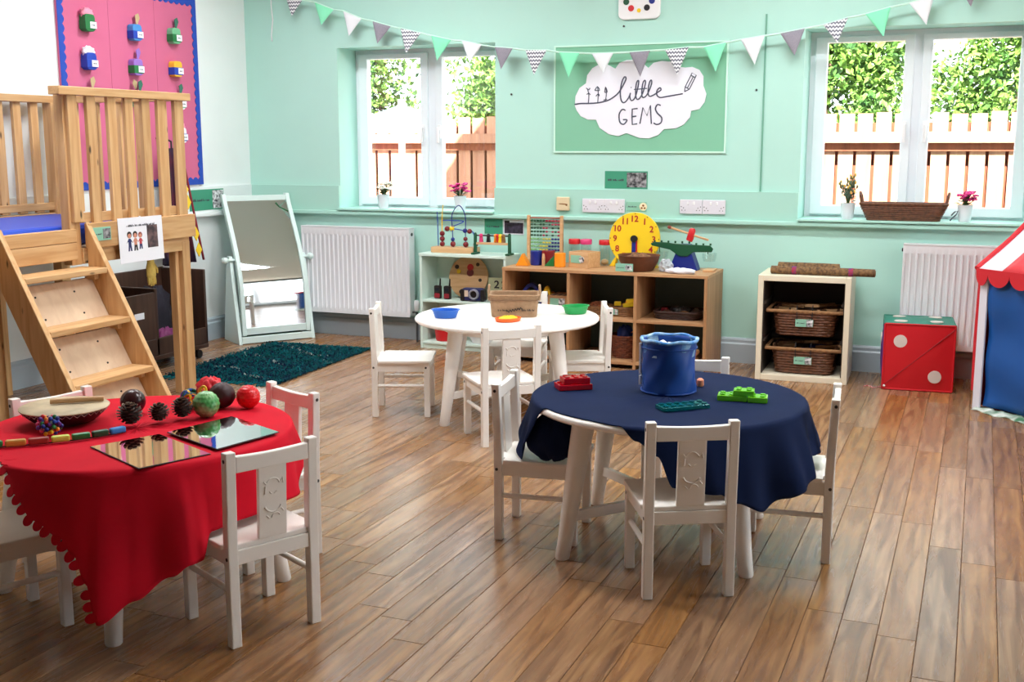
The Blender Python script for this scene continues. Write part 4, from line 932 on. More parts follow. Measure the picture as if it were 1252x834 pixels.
for k in range(9):
    w_ = .125 if k else .07; x0 = -.012+(0 if not k else .07+(k-1)*.125); x1 = min(x0+w_, TWD+.012)
    if x1-x0 < .02: continue
    P = [(x0, 0), (x1, 0)]+[((x0+x1)/2+(x1-x0)/2*math.cos(R(a)), -.02-.062*math.sin(R(a))) for a in range(0, 181, 15)]
    MB().prism(P, (0, -.026, THT-.002), (1, 0, 0), (0, 0, 1), (0, .004, 0)).build('scallop', M_tred, pt)
b = MB(); b.grid(lambda i, j: (.03+(TWD-.03)*i/40, -.045+.06*j/4+.012*math.sin(i*.9), .004+.012*j/4+.004*math.sin(i*1.7+j)), 41, 5); o = b.build('printed_hem', mat('green_printed_hem', (70, 120, 84), .6, var=.9, vscale=16, rgb2=(220, 226, 216)), pt, smooth='all'); o.modifiers.new('thickness', 'SOLIDIFY').thickness = .003
# ================================================================ THINGS ON THE WALL
def socket(x_, z_, lab):
    t = thing('wall_socket', lab, 'socket', (x_, 6.7065, z_), group='double wall sockets')
    MB().box(-.068, .068, -.010, 0, -.042, .042).build('plate', mat('socket_plastic', (226, 224, 232), .4), t, bevel=.003)
    for s in (-1, 1):
        MB().box(s*.018-.006, s*.018+.006, -.015, -.009, .012, .030).build('switch', M_white, t, bevel=.0015)
        c = MB(); cx = s*.044
        for a, b_ in ((0, .0), (-.009, -.014), (.009, -.014)): c.box(cx+a-.003, cx+a+.003, -.0108, -.0098, -.010+b_, -.004+b_)
        c.build('pin_hole', M_dark, t, kind='stuff')
        MB().cyl((s*.058, -.010, .0), (s*.058, -.0112, .0), .003, n=8).build('screw', M_dark, t)
        MB().prism(rrect(cx-.020, cx+.020, -.034, -.002, .006, 3), (0, -.0108, 0), (1, 0, 0), (0, 0, 1), (0, .002, 0)).build('socket_face', mat('socket_plastic', (226, 224, 232), .4), t)
socket(-2.207, .920, 'white double socket above abacus, left one of a touching pair')
socket(-2.072, .920, 'white double socket touching the small smiling label at its right')
socket(-1.594, .925, 'white double socket above the balance scale, left of its pair')
socket(-1.456, .925, 'white double socket above the balance scale, right of its pair')
t = thing('thermostat', 'cream square control box on the wall above the abacus', 'switch', (-2.400, 6.7065, .928))
MB().box(-.042, .042, -.022, 0, -.042, .042).build('box', mat('cream_plastic', (226, 208, 170), .4), t, bevel=.005); MB().box(-.022, .022, -.0245, -.021, -.002, .002).build('dial_slot', M_wickerlt, t); MB().cyl((.026, -.022, -.006), (.026, -.026, -.006), .006, n=10).build('dial', M_wickerlt, t)
o = sign_card('wall_label', 'narrow pale green wall label ending in a round face picture', (-1.93, 6.7065, .919), 0, .125, .056, .58, M_palegreen, M_white, photo=False, seed=2)
MB().prism([(.042+.024*math.cos(2*math.pi*i/24), .024*math.sin(2*math.pi*i/24)) for i in range(24)], (0, -.003, 0), (1, 0, 0), (0, 0, 1), (0, -.002, 0)).build('round_picture', mat('pale_yellow_print', (244, 232, 196), .6), o)
f = MB()
for cx, cz, r_ in ((.042, .007, .007), (.033, -.008, .006), (.051, -.008, .006)): f.prism([(cx+r_*math.cos(2*math.pi*i/10), cz+r_*math.sin(2*math.pi*i/10)) for i in range(10)], (0, -.005, 0), (1, 0, 0), (0, 0, 1), (0, -.0008, 0))
f.build('printed_figure', mat('brown_print', (150, 90, 40), .6), o, kind='stuff')
sign_card('wall_sign', 'dark green wall sign with train-like photo above the sockets', (-2.006, YB-.0005, 1.078), 0, .270, .105, .52, M_signgreen, M_pic, seed=5)
sign_card('wall_sign', 'green wall sign above the toy counting frame, beside dark photo', (-2.885, YB-.0005, .772), 0, .125, .095, .95, M_signgreen, M_pic, photo=False, seed=6)
t = thing('framed_photo', 'small dark photo in white corner holder on the back wall', 'photo', (-2.745, YB-.0005, .772))
MB().box(-.07, .07, -.004, 0, -.048, .048).build('mount', M_paper, t); MB().box(-.062, .066, -.0055, -.004, -.040, .028).build('photo', mat('very_dark_photo', (30, 28, 40), .5, var=.5, vscale=40, rgb2=(70, 60, 84)), t); MB().box(-.062, -.028, -.0058, -.004, .026, .040).build('photo', M_black, t)
tag(MB().box(-1.197, -1.188, YB-.008, YB, 1.02, 2.02).build('cable_trunking', mat('green_trunking', (110, 168, 146), .5)), 'thin vertical cable trunking on the mint wall, left of right-hand window', 'cable')
for k, (x_, z_) in enumerate(((-2.035, 1.985), (-2.76, 1.60), (-1.235, 1.60))):
    tag(MB().cyl((x_, YB, z_), (x_, YB-.006, z_), .006, n=10).build('wall_pin', M_dark), ('dark pin in the mint wall just under the spotted plaque', 'dark pin in mint wall right of the left-hand window', 'dark pin in mint wall beside the cable trunking')[k], 'pin')
tag(MB().tube([(-4.50, YB-.012, 2.30), (-4.505, YB-.010, 2.22), (-4.495, YB-.012, 2.12), (-4.51, YB-.01, 2.02), (-4.505, YB-.012, 1.98)], .004, 6).build('loose_string', M_white, smooth='all'), 'thin white string hanging on the mint wall left of bunting', 'string')
# plaque with ring of coloured spots
t = thing('wall_plaque', 'white rounded plaque with a ring of coloured spots, high on wall', 'plaque', (-1.938, YB, 2.145))
MB().prism(rrect(-.128, .128, -.125, .125, .035, 6), (0, 0, 0), (1, 0, 0), (0, 0, 1), (0, -.022, 0)).build('board', M_white, t, bevel=.006)
for k in range(10):
    a = R(-90+36*k); m = (M_yellow, M_black, M_dblue, M_purple, M_pink, M_orange, M_yellow, M_blue, M_dgreen, M_red)[k]
    MB().cyl((.082*math.cos(a), -.022, .075*math.sin(a)), (.082*math.cos(a), -.025, .075*math.sin(a)), .018 if k else .012, n=18).build('spot', m, t)
# display panel and cloud
t = thing('display_panel', 'sage green rectangular display panel with thin pale border strips', 'panel', (-1.9375, YB, 1.562))
MB().box(-.53, .53, -.008, 0, -.318, .318).build('board', mat('sage_board', (128, 192, 160), .65), t)
for a in ((-.536, .536, .312, .322), (-.536, .536, -.322, -.312), (-.536, -.526, -.312, .312), (.526, .536, -.312, .312)): MB().box(a[0], a[1], -.013, 0, a[2], a[3]).build('border_strip', mat('pale_border_strip', (206, 244, 228), .5), t)
cl = thing('cloud_sign', 'white cloud sign lettered little GEMS with a pencil drawing', 'sign', (0, YB-.0085, 0))
CLOUD = [(-2.336, 1.525), (-2.333, 1.581), (-2.307, 1.63), (-2.266, 1.657), (-2.259, 1.705), (-2.226, 1.746), (-2.192, 1.763), (-2.137, 1.768), (-2.081, 1.739), (-2.056, 1.773), (-2.012, 1.787), (-1.976, 1.788), (-1.925, 1.78), (-1.877, 1.738), (-1.846, 1.767), (-1.796, 1.777), (-1.739, 1.771), (-1.689, 1.74), (-1.654, 1.735), (-1.612, 1.738), (-1.57, 1.72), (-1.544, 1.683), (-1.543, 1.629), (-1.524, 1.582), (-1.533, 1.535), (-1.563, 1.495), (-1.612, 1.485), (-1.618, 1.448), (-1.653, 1.407), (-1.702, 1.384), (-1.773, 1.381), (-1.808, 1.346), (-1.866, 1.326), (-1.924, 1.329), (-2.005, 1.358), (-2.056, 1.34), (-2.116, 1.351), (-2.176, 1.39), (-2.199, 1.439), (-2.252, 1.44), (-2.298, 1.461), (-2.325, 1.497)]
MB().prism(CLOUD, (0, 0, 0), (1, 0, 0), (0, 0, 1), (0, -.006, 0)).build('cloud_board', mat('cloud_white', (238, 238, 248), .6), cl, bevel=.0015)
STR = {
  'line': [(-2.336, 1.532), (-2.299, 1.537), (-2.253, 1.537), (-2.193, 1.539), (-2.134, 1.55), (-2.097, 1.567), (-2.057, 1.598), (-2.028, 1.645), (-2.012, 1.679), (-2.022, 1.69), (-2.036, 1.666), (-2.046, 1.618), (-2.045, 1.57), (-2.034, 1.542), (-2.015, 1.542), (-1.994, 1.569), (-1.983, 1.596), (-1.987, 1.576), (-1.979, 1.551), (-1.961, 1.558), (-1.947, 1.589), (-1.934, 1.65), (-1.937, 1.667), (-1.948, 1.651), (-1.952, 1.603), (-1.946, 1.561), (-1.928, 1.561), (-1.907, 1.595), (-1.892, 1.649), (-1.896, 1.667), (-1.908, 1.65), (-1.914, 1.595), (-1.907, 1.568), (-1.889, 1.574), (-1.871, 1.601), (-1.854, 1.649), (-1.858, 1.668), (-1.869, 1.649), (-1.875, 1.601), (-1.867, 1.574), (-1.842, 1.58), (-1.814, 1.597), (-1.796, 1.61), (-1.803, 1.622), (-1.82, 1.607), (-1.82, 1.58), (-1.802, 1.566), (-1.77, 1.569), (-1.664, 1.585)],
  'tbar': [(-1.962, 1.615), (-1.922, 1.617), (-1.882, 1.62)], 'dot': [(-1.981, 1.624), (-1.979, 1.629)],
  'G': [(-2.013, 1.492), (-2.026, 1.499), (-2.04, 1.493), (-2.053, 1.466), (-2.047, 1.424), (-2.024, 1.41), (-2.006, 1.427), (-2.005, 1.438), (-2.027, 1.438)],
  'E': [(-1.938, 1.503), (-1.971, 1.5), (-1.972, 1.455), (-1.969, 1.409), (-1.939, 1.413)], 'e': [(-1.972, 1.455), (-1.945, 1.458)],
  'M': [(-1.922, 1.413), (-1.905, 1.509), (-1.879, 1.461), (-1.859, 1.52), (-1.851, 1.412)],
  'S': [(-1.796, 1.519), (-1.816, 1.524), (-1.828, 1.501), (-1.815, 1.474), (-1.789, 1.449), (-1.792, 1.419), (-1.817, 1.408), (-1.837, 1.417)],
  'pen': [(-1.654, 1.597), (-1.651, 1.624), (-1.611, 1.704), (-1.586, 1.69), (-1.626, 1.61), (-1.654, 1.597)], 'pen2': [(-1.651, 1.624), (-1.626, 1.61)], 'pen3': [(-1.618, 1.69), (-1.593, 1.676)], 'pen4': [(-1.638, 1.616), (-1.603, 1.683)],
  'a1': [(-2.249, 1.538), (-2.246, 1.587), (-2.256, 1.625)], 'a2': [(-2.263, 1.629), (-2.247, 1.618), (-2.239, 1.629)], 'a3': [(-2.26, 1.591), (-2.245, 1.597), (-2.237, 1.587)],
  'b1': [(-2.189, 1.538), (-2.186, 1.593), (-2.191, 1.635)], 'b2': [(-2.208, 1.614), (-2.192, 1.636), (-2.178, 1.613), (-2.208, 1.614)], 'b3': [(-2.201, 1.579), (-2.185, 1.593), (-2.179, 1.579)],
  'c1': [(-2.141, 1.549), (-2.134, 1.592), (-2.141, 1.634)], 'c2': [(-2.146, 1.602), (-2.14, 1.632), (-2.129, 1.602), (-2.146, 1.602)], 'c3': [(-2.152, 1.554), (-2.13, 1.561)]}
def smooth_path(P, sub=3):
    out = []
    for i in range(len(P)-1):
        p0, p1, p2, p3 = (Vector(P[max(i-1, 0)]), Vector(P[i]), Vector(P[i+1]), Vector(P[min(i+2, len(P)-1)]))
        for k in range(sub):
            t_ = k/sub; out.append(.5*((2*p1)+(p2-p0)*t_+(2*p0-5*p1+4*p2-p3)*t_**2+(3*p1-p0-3*p2+p3)*t_**3))
    return out+[Vector(P[-1])]
M_inkl = mat('grey_blue_lettering', (74, 78, 98), .6)
groups = {'lettering_little': ('line', 'tbar', 'dot'), 'letter': ('G',), 'letter.001': ('E', 'e'), 'letter.002': ('M',), 'letter.003': ('S',), 'drawn_pencil': ('pen', 'pen2', 'pen3', 'pen4'), 'drawn_figures': ('a1', 'a2', 'a3', 'b1', 'b2', 'b3', 'c1', 'c2', 'c3')}
for nm, ks in groups.items():
    b = MB()
    for k in ks:
        P = STR[k] if k[:3] in ('pen',) or k in ('E', 'e', 'M', 'tbar', 'dot') else smooth_path(STR[k])
        b.tube([(p[0], -.0065, p[1]) for p in P], .0042 if k in 'GEeMS' or k == 'line' else .003, 6)
    b.build(nm.split('.')[0], M_inkl, cl, kind='stuff' if len(ks) > 1 else None)
# bunting
FLAGS = [[(-4.304, 2.231), (-4.204, 2.227), (-4.28, 2.126)], [(-4.111, 2.207), (-3.971, 2.154), (-4.06, 2.06)], [(-3.898, 2.143), (-3.766, 2.089), (-3.86, 1.985)], [(-3.684, 2.071), (-3.553, 2.033), (-3.65, 1.93)], [(-3.483, 2.018), (-3.341, 1.985), (-3.442, 1.861)], [(-3.266, 1.966), (-3.128, 1.935), (-3.228, 1.813)], [(-3.055, 1.927), (-2.921, 1.898), (-3.002, 1.789)], [(-2.833, 1.883), (-2.713, 1.871), (-2.787, 1.747)], [(-2.629, 1.858), (-2.491, 1.853), (-2.573, 1.709)], [(-2.411, 1.839), (-2.28, 1.831), (-2.347, 1.688)], [(-2.204, 1.826), (-2.069, 1.825), (-2.128, 1.707)], [(-1.971, 1.826), (-1.846, 1.831), (-1.901, 1.683)], [(-1.756, 1.833), (-1.616, 1.844), (-1.678, 1.689)], [(-1.53, 1.841), (-1.4, 1.863), (-1.453, 1.703)], [(-1.317, 1.876), (-1.183, 1.893), (-1.233, 1.736)], [(-1.097, 1.902), (-0.963, 1.924), (-1.012, 1.78)], [(-0.865, 1.939), (-0.734, 1.973), (-0.784, 1.839)], [(-0.644, 1.987), (-0.515, 2.019), (-0.544, 1.865)], [(-0.422, 2.035), (-0.298, 2.067), (-0.328, 1.918)], [(-0.188, 2.12), (-0.071, 2.155), (-0.113, 2.001)], [(.03, 2.20), (.16, 2.25), (.11, 2.09)]]
FLAGS[0] = [(-4.335, 2.262), (-4.204, 2.227), (-4.285, 2.126)]
bu = thing('bunting', 'string of triangular mint, white, grey and zigzag flags along back wall', 'bunting', (0, 6.64, 0))
P = [(-4.72, 2.36)]+[q for fl_ in FLAGS for q in fl_[:2]]+[(.5, 2.37)]
MB().tube([(p[0], .0, p[1]) for p in P], .006, 6).build('ribbon', mat('pale_mint_ribbon', (206, 244, 228), .7), bu, smooth='all')
for a_, b_ in (((-4.72, .0, 2.36), (-4.725, .085, 2.37)), ((.5, 0, 2.37), (.5, .088, 2.38))): MB().cyl(a_, b_, .005, n=8).build('hook', M_white, bu)
def zigzag():
    m = bpy.data.materials.new('zigzag_cotton'); m.use_nodes = True; nt = m.node_tree; p = nt.nodes['Principled BSDF']; L = nt.links; N = nt.nodes.new
    tc = N('ShaderNodeTexCoord'); sp = N('ShaderNodeSeparateXYZ'); L.new(tc.outputs['Object'], sp.inputs[0])
    def M_(op, a, b=None):
        n_ = N('ShaderNodeMath'); n_.operation = op
        for i, v in enumerate((a, b)):
            if v is None: continue
            if isinstance(v, (int, float)): n_.inputs[i].default_value = v
            else: L.new(v, n_.inputs[i])
        return n_.outputs[0]
    tri = M_('PINGPONG', sp.outputs['X'], .009); s = M_('ADD', sp.outputs['Z'], tri); st_ = M_('GREATER_THAN', M_('FRACT', M_('MULTIPLY', s, 1/.022)), .52)
    mx = N('ShaderNodeMix'); mx.data_type = 'RGBA'; L.new(st_, mx.inputs[0]); mx.inputs[6].default_value = lin((236, 238, 242)); mx.inputs[7].default_value = lin((112, 114, 130)); L.new(mx.outputs[2], p.inputs['Base Color']); p.inputs['Roughness'].default_value = .85
    return m
M_zz = zigzag(); FM = [M_zz, mat('mint_cotton', (140, 238, 192), .85), mat('white_cotton', (232, 236, 240), .85), mat('grey_cotton', (150, 146, 158), .85, var=.15, vscale=200)]
for k, (a, b_, c) in enumerate(FLAGS):
    q = MB(); n_ = 8
    def FP(i, j):
        u, v = i/n_, j/n_; x_ = (a[0]+(b_[0]-a[0])*u)*(1-v)+c[0]*v; z_ = (a[1]+(b_[1]-a[1])*u)*(1-v)+c[1]*v
        return (x_, -.006-.012*math.sin(math.pi*u)*v*(1-v)*2-.010*v*(.5+.5*math.sin(k*2.1)), z_)
    q.grid(FP, n_+1, n_+1); o = q.build('flag', FM[k % 4], bu, smooth='all'); so = o.modifiers.new('thickness', 'SOLIDIFY'); so.thickness = .0015
# ================================================================ ON THE WINDOW SILLS
SZ = .8695
M_pot = mat('white_flower_pot', (228, 232, 238), .5, bump=.6, bscale=120)
def plant(x, y, h, kind, lab, seed):
    t = thing('potted_plant', lab, 'plant', (x, y, SZ), group='small potted plants on the window sills')
    prof = [(.030, 0), (.0315, .004), (.036, .05), (.041, .088), (.043, .092), (.038, .092), (.034, .075)]
    MB().lathe(prof, 20, capt=True).build('pot', M_pot, t, smooth=True)
    rg = random.Random(seed); lf = MB(); fl_ = MB(); stm = MB()
    for k in range(24):
        a = rg.uniform(0, 6.28); r_ = rg.uniform(.01, .062); hz = .092+h*rg.uniform(.35, .95)
        tip = (r_*math.cos(a), r_*math.sin(a), hz); stm.tube([(0, 0, .07), (tip[0]*.4, tip[1]*.4, .07+(hz-.07)*.6), tip], .0018, 5)
        if kind == 'sprig':
            for q in range(4):
                p = Vector((0, 0, .09)).lerp(Vector(tip), .45+.17*q); lf.sphere(p+Vector((rg.uniform(-.008, .008), rg.uniform(-.008, .008), 0)), .0075, 6, 4, sc=(.6, .6, 1.3)); 
            fl_.sphere(tip, .006, 6, 4, sc=(1, 1, 1.5))
        else:
            for q in range(5): a2 = 1.2566*q+k; fl_.sphere((tip[0]+.010*math.cos(a2), tip[1]+.010*math.sin(a2), hz+rg.uniform(-.003, .004)), .0085, 6, 4, sc=(1, 1, .6))
    for k in range(18):
        a = rg.uniform(0, 6.28); r_ = rg.uniform(.018, .05); z_ = .092+h*rg.uniform(.05, .45); d = Vector((math.cos(a), math.sin(a), .35)); c = Vector((r_*math.cos(a), r_*math.sin(a), z_)); s = Vector((-math.sin(a), math.cos(a), 0))*.011
        lf.add([c-d*.018, c+s, c+d*.02, c-s], [(0, 1, 2, 3)])
    lf.build('leaves', M_leaf if kind != 'sprig' else mat('grey_green_leaf', (84, 104, 84), .6), t, kind='stuff')
    stm.build('stems', M_leaf, t, kind='stuff')
    fl_.build('blossoms', dict(w=mat('white_petal', (248, 246, 236), .6), p=mat('pink_petal', (224, 50, 140), .6), sprig=mat('yellow_bud', (222, 176, 80), .6))[kind], t, kind='stuff')
    MB().lathe([(.034, .084), (.01, .088)], 14).build('soil', M_soil, t)
plant(-3.70, 6.76, .085, 'w', 'white potted plant with white blossoms in left-hand window', 1)
plant(-3.135, 6.76, .085, 'p', 'white pot of pink flowers in left-hand window, behind the bead maze', 2)
plant(-.70, 6.765, .17, 'sprig', 'white pot of yellow-tipped sprigs left of the sill basket', 3)
plant(-.077, 6.765, .075, 'p', 'white pot of pink flowers right of the sill basket', 4)
t = thing('sill_basket', 'long low brown wicker basket with two handles in right-hand window', 'basket', (-.398, 6.765, SZ))
woven('weave', M_wicker, t, .375, .46, .10, .13, .092, 8, r=.008, rnd_c=.02)
for s in (-1, 1): MB().tube([(s*.222, -.03, .085), (s*.232, -.026, .135), (s*.236, 0, .152), (s*.232, .026, .135), (s*.222, .03, .085)], .008, 8).build('handle', M_wicker, t, smooth=True)
tag(MB().tube([(-.145, 6.735, SZ+.035), (-.128, 6.73, SZ+.055), (-.112, 6.733, SZ+.06), (-.12, 6.735, SZ+.04), (-.14, 6.74, SZ+.02), (-.15, 6.742, SZ+.006)], .004, 6).build('wire_tie', mat('grey_wire', (90, 96, 104), .4), smooth='all'), 'small grey twist of wire between the sill basket and pink flowers', 'wire')

# ================================================================ TOYS ON AND IN THE PALE MINT SHELF
T2 = ST+.0005
t = thing('bead_maze', 'wooden bead maze with looping wires on the pale mint shelf', 'toy', (-3.08, 6.565, T2))
MB().box(-.148, .148, -.055, .055, 0, .036).build('base', M_toywood, t, bevel=.003)
def wire(name, pts, m, beads=(), r_=.0032):
    P = [Vector((p[0], p[1], p[2])) for p in pts]; sp = []
    for i in range(len(P)-1):
        p0, p1, p2, p3 = P[max(i-1, 0)], P[i], P[i+1], P[min(i+2, len(P)-1)]
        for k in range(6): u = k/6; sp.append(.5*((2*p1)+(p2-p0)*u+(2*p0-5*p1+4*p2-p3)*u**2+(3*p1-p0-3*p2+p3)*u**3))
    sp.append(P[-1]); w_ = MB().tube(sp, r_, 6).build(name, m, t, smooth=True)
    for (pos, mm, rr) in beads: MB().sphere(pos, rr, 12, 8).build('bead', mm, w_, smooth=True)
M_mar = mat('maroon_bead', (120, 24, 34), .35)
wire('wire', [(-.13, .02, .036), (-.132, .02, .15), (-.136, .02, .255)], M_blue)
wire('wire', [(-.092, 0, .036), (-.092, 0, .20), (-.085, 0, .30)], M_yellow, [((-.092, 0, .052), M_mar, .017), ((-.092, 0, .085), M_mar, .017), ((-.092, 0, .118), M_mar, .017)])
wire('wire', [(-.005, -.02, .036), (-.01, -.02, .14), (-.012, -.02, .24), (.035, -.02, .30), (.078, -.02, .24), (.08, -.02, .12), (.082, -.02, .036)], M_dblue, [((-.007, -.02, .055), M_mar, .018), ((-.008, -.02, .085), M_dblue, .013), ((.082, -.02, .055), M_mar, .018), ((.080, -.02, .09), M_mar, .014)])
wire('wire', [(-.11, .03, .2), (-.02, .03, .2), (.045, .03, .195), (-.03, .0, .16), (-.06, -.01, .145), (.0, -.01, .15), (.07, 0, .14), (.12, .01, .13), (.138, .01, .036)], M_blue, [((-.052, -.01, .150), M_mar, .017), ((-.018, -.01, .152), M_yellow, .017), ((.068, 0, .14), M_dblue, .015), ((.10, 0, .137), M_mar, .016), ((.138, .01, .055), M_mar, .016)])
t = thing('counting_frame', 'green-posted toy counting bar with coloured figures on the mint shelf', 'toy', (-2.802, 6.515, T2))
for s in (-1, 1): MB().tube([(s*.116, 0, 0), (s*.116, 0, .125), (s*.116, 0, .135)], [.011, .010, .006], 10).build('post', M_dgreen, t, smooth=True); 
for s in (-1, 1): MB().box(s*.116-.013, s*.116+.013, -.045, .045, 0, .012).build('foot', M_dgreen, t, bevel=.003)
MB().box(-.106, .106, -.012, .012, .062, .076).build('tray', M_toywood, t, bevel=.002)
MB().cyl((-.112, 0, .118), (.112, 0, .118), .0045, n=8).build('rod', M_dark, t)
for x_, m in ((-.075, M_pink), (-.025, M_black), (.025, M_orange), (.035, M_red), (.056, M_yellow), (.076, M_wickerlt)):
    b = MB(); b.sphere((x_, -.004, .118), .013, 10, 8); b.hexa([(x_-.011, -.012, .078), (x_+.011, -.012, .078), (x_+.011, .008, .078), (x_-.011, .008, .078), (x_-.008, -.010, .112), (x_+.008, -.010, .112), (x_+.008, .006, .112), (x_-.008, .006, .112)]); b.build('figure', m, t, smooth=True, kind='stuff')
# inside
IZ = .3165
def walkie(x, y, lab):
    t = thing('toy_walkie_talkie', lab, 'toy', (x, y, IZ), R(rnd.uniform(-8, 8)), group='toy walkie-talkies')
    MB().prism(rrect(-.023, .023, 0, .085, .008, 3), (0, -.012, 0), (1, 0, 0), (0, 0, 1), (0, .024, 0)).build('body', M_black, t, bevel=.003)
    MB().prism(rrect(-.019, .019, .006, .036, .008, 3), (0, -.015, 0), (1, 0, 0), (0, 0, 1), (0, .004, 0)).build('speaker', mat('dark_red_grille', (140, 20, 36), .5), t, bevel=.001)
    MB().box(-.013, .013, -.0135, -.0115, .050, .070).build('screen', mat('dark_screen', (40, 44, 52), .2), t)
    MB().tube([(.014, .002, .08), (.016, .004, .13)], [.006, .004], 8).build('antenna', M_black, t, smooth=True)
walkie(-3.185, 6.52, 'black and dark red toy walkie-talkie nearer the shelf side'); walkie(-3.115, 6.515, 'black and dark red toy walkie-talkie beside the round wooden board')
t = thing('round_wooden_board', 'round pale wooden board leaning inside the mint shelf', 'board', (-3.02, 6.60, IZ)); t.rotation_euler = (R(-12), 0, 0)
MB().prism([(.138*math.cos(2*math.pi*i/48), .138+.138*math.sin(2*math.pi*i/48)) for i in range(48)], (0, 0, 0), (1, 0, 0), (0, 0, 1), (0, .012, 0)).build('disc', M_toywood, t, bevel=.003)
for x_, z_, m, r_ in ((.01, .20, M_red, .022), (.012, .165, M_mar, .024), (-.07, .17, M_yellow, .014), (-.085, .20, M_brown, .014), (.06, .22, M_brown, .012), (-.04, .04, M_dark, .015), (.085, .12, M_brown, .011)): MB().cyl((x_, -.004, z_), (x_, .002, z_), r_, n=16).build('printed_spot', m, t)
t = thing('toy_camera', 'chunky dark blue toy camera with a grey lens ring', 'toy', (-2.925, 6.495, IZ), R(6))
MB().prism(rrect(-.075, .075, .004, .084, .022, 4), (0, -.022, 0), (1, 0, 0), (0, 0, 1), (0, .044, 0)).build('body', mat('camera_blue', (28, 36, 92), .4), t, bevel=.006)
MB().lathe([(.033, 0), (.033, .018), (.028, .024), (.022, .020), (.022, .006)], 24).build('lens_ring', mat('grey_ring', (150, 150, 164), .3), t, smooth=True).rotation_euler = (R(90), 0, 0)
o = [q for q in t.children if q.name.startswith('lens_ring')][0]; o.location = (.012, -.022, .046)
MB().cyl((.012, -.022, .046), (.012, -.034, .046), .021, n=20).build('lens', M_black, t)
for s in (-1, 1): MB().prism(rrect(s*.066-.014, s*.066+.014, 0, .078, .012, 3), (0, -.026, 0), (1, 0, 0), (0, 0, 1), (0, .052, 0)).build('grip', M_black, t, bevel=.004)
MB().box(-.052, -.028, -.0245, -.021, .03, .07).build('flash', mat('cream_panel', (220, 200, 180), .4), t)
t = thing('number_cards', 'pale card printed with two dark number twos inside the shelf', 'card', (-2.80, 6.60, IZ)); t.rotation_euler = (R(-8), 0, 0)
MB().box(-.075, .085, 0, .004, .0, .14).build('card', mat('pale_olive_card', (198, 200, 160), .7), t)
for x_ in (-.015, .035): text('2', 'digit', .036, .050, M_dark, t, (x_, -.001, .098), (R(90), 0, 0))
t = thing('toy_car', 'purple and white toy vehicle in the right end of the mint shelf', 'toy', (-2.765, 6.535, IZ), R(10))
MB().prism([(-.055, .014), (.055, .014), (.055, .032), (.022, .036), (.010, .058), (-.032, .058), (-.045, .036), (-.055, .032)], (0, -.024, 0), (1, 0, 0), (0, 0, 1), (0, .048, 0)).build('body', M_purple, t, bevel=.004)
MB().box(-.02, .056, -.0265, -.023, .016, .030).build('stripe', M_white, t)
for x_ in (-.033, .033):
    for s in (-1, 1): MB().cyl((x_, s*.018, .013), (x_, s*.028, .013), .013, n=16).build('wheel', M_black, t)
t = thing('red_tub', 'red plastic tub on the bottom of the mint shelf', 'tub', (-3.145, 6.55, .0445))
MB().lathe([(.062, 0), (.066, .004), (.078, .105), (.083, .108), (.083, .114), (.074, .114), (.064, .012)], 32).build('body', M_red, t, smooth=True)
MB().tube([(.08*math.cos(R(a)), -.02-.06*math.sin(R(a)), .108) for a in range(0, 181, 15)], .003, 6).build('handle', M_red, t, smooth=True)
t = thing('plastic_tray', 'white plastic tray with folded cloth at the bottom of mint shelf', 'tray', (-2.86, 6.56, .0445))
MB().lathe([(.10, 0), (.125, .05), (.13, .052), (.12, .048), (.097, .006)], 28, sy=.75).build('body', M_white, t, smooth=True)
heap('folded_towel', mat('grey_cloth', (150, 150, 150), .9, bump=.4, bscale=60), (-2.86, 6.56, .0515), (.075, .05, .04), 11, 'grey cloth folded inside the white tray')

# ================================================================ ON TOP OF THE BEECH SHELVES
W_ = WTZ+.0005
def block(name, lab, loc, rz, builder, m, bev=.003, group='wooden play blocks on the beech shelves'):
    b = MB(); builder(b); o = b.build(name, m, smooth=True, bevel=bev); o.location = loc; o.rotation_euler = (0, 0, R(rz)); return tag(o, lab, 'toy block', group)
block('triangle_block', 'orange triangular block at the left end of the beech shelves', (-2.548, 6.40, W_), 3, lambda b: b.prism([(-.042, 0), (.042, 0), (0, .075)], (0, -.025, 0), (1, 0, 0), (0, 0, 1), (0, .05, 0)), M_orange)
block('cylinder_block', 'dark blue cylindrical block beside the orange triangle', (-2.485, 6.455, W_), 0, lambda b: b.lathe([(.036, 0), (.036, .088)], 28), M_dblue)
block('arch_block', 'dark red square block behind the green triangle', (-2.41, 6.47, W_), 4, lambda b: b.box(-.038, .038, -.02, .02, 0, .09), mat('dark_red_wood', (130, 26, 32), .4))
block('triangle_block', 'small green triangular block leaning before the dark red one', (-2.385, 6.43, W_), 4, lambda b: b.prism([(-.035, 0), (.028, 0), (.028, .066)], (0, -.016, 0), (1, 0, 0), (0, 0, 1), (0, .03, 0)), M_green)
block('cylinder_block', 'yellow-orange cylindrical block in front of the abacus', (-2.315, 6.41, W_), 0, lambda b: b.lathe([(.034, 0), (.034, .084)], 28), M_orange)
block('peg_block', 'small pale peg between the blue and dark red blocks', (-2.425, 6.42, W_), 0, lambda b: b.lathe([(.010, 0), (.010, .05), (.007, .075)], 12), M_toywood)
t = thing('abacus', 'wooden abacus with rows of coloured beads on beech shelves', 'abacus', (-2.49, 6.62, W_), R(1))
for s in (-1, 1): MB().box(s*.108-.010, s*.108+.010, -.011, .011, 0, .292).build('post', M_toywood, t, bevel=.003); MB().box(s*.108-.011, s*.108+.011, -.048, .048, 0, .012).build('foot', M_toywood, t, bevel=.003)
MB().cyl((-.1, 0, .276), (.1, 0, .276), .005, n=8).build('top_rail', mat('copper_rod', (150, 84, 64), .5), t); MB().box(-.098, .098, -.008, .008, .03, .046).build('bottom_rail', M_toywood, t, bevel=.002)
rg = random.Random(12)
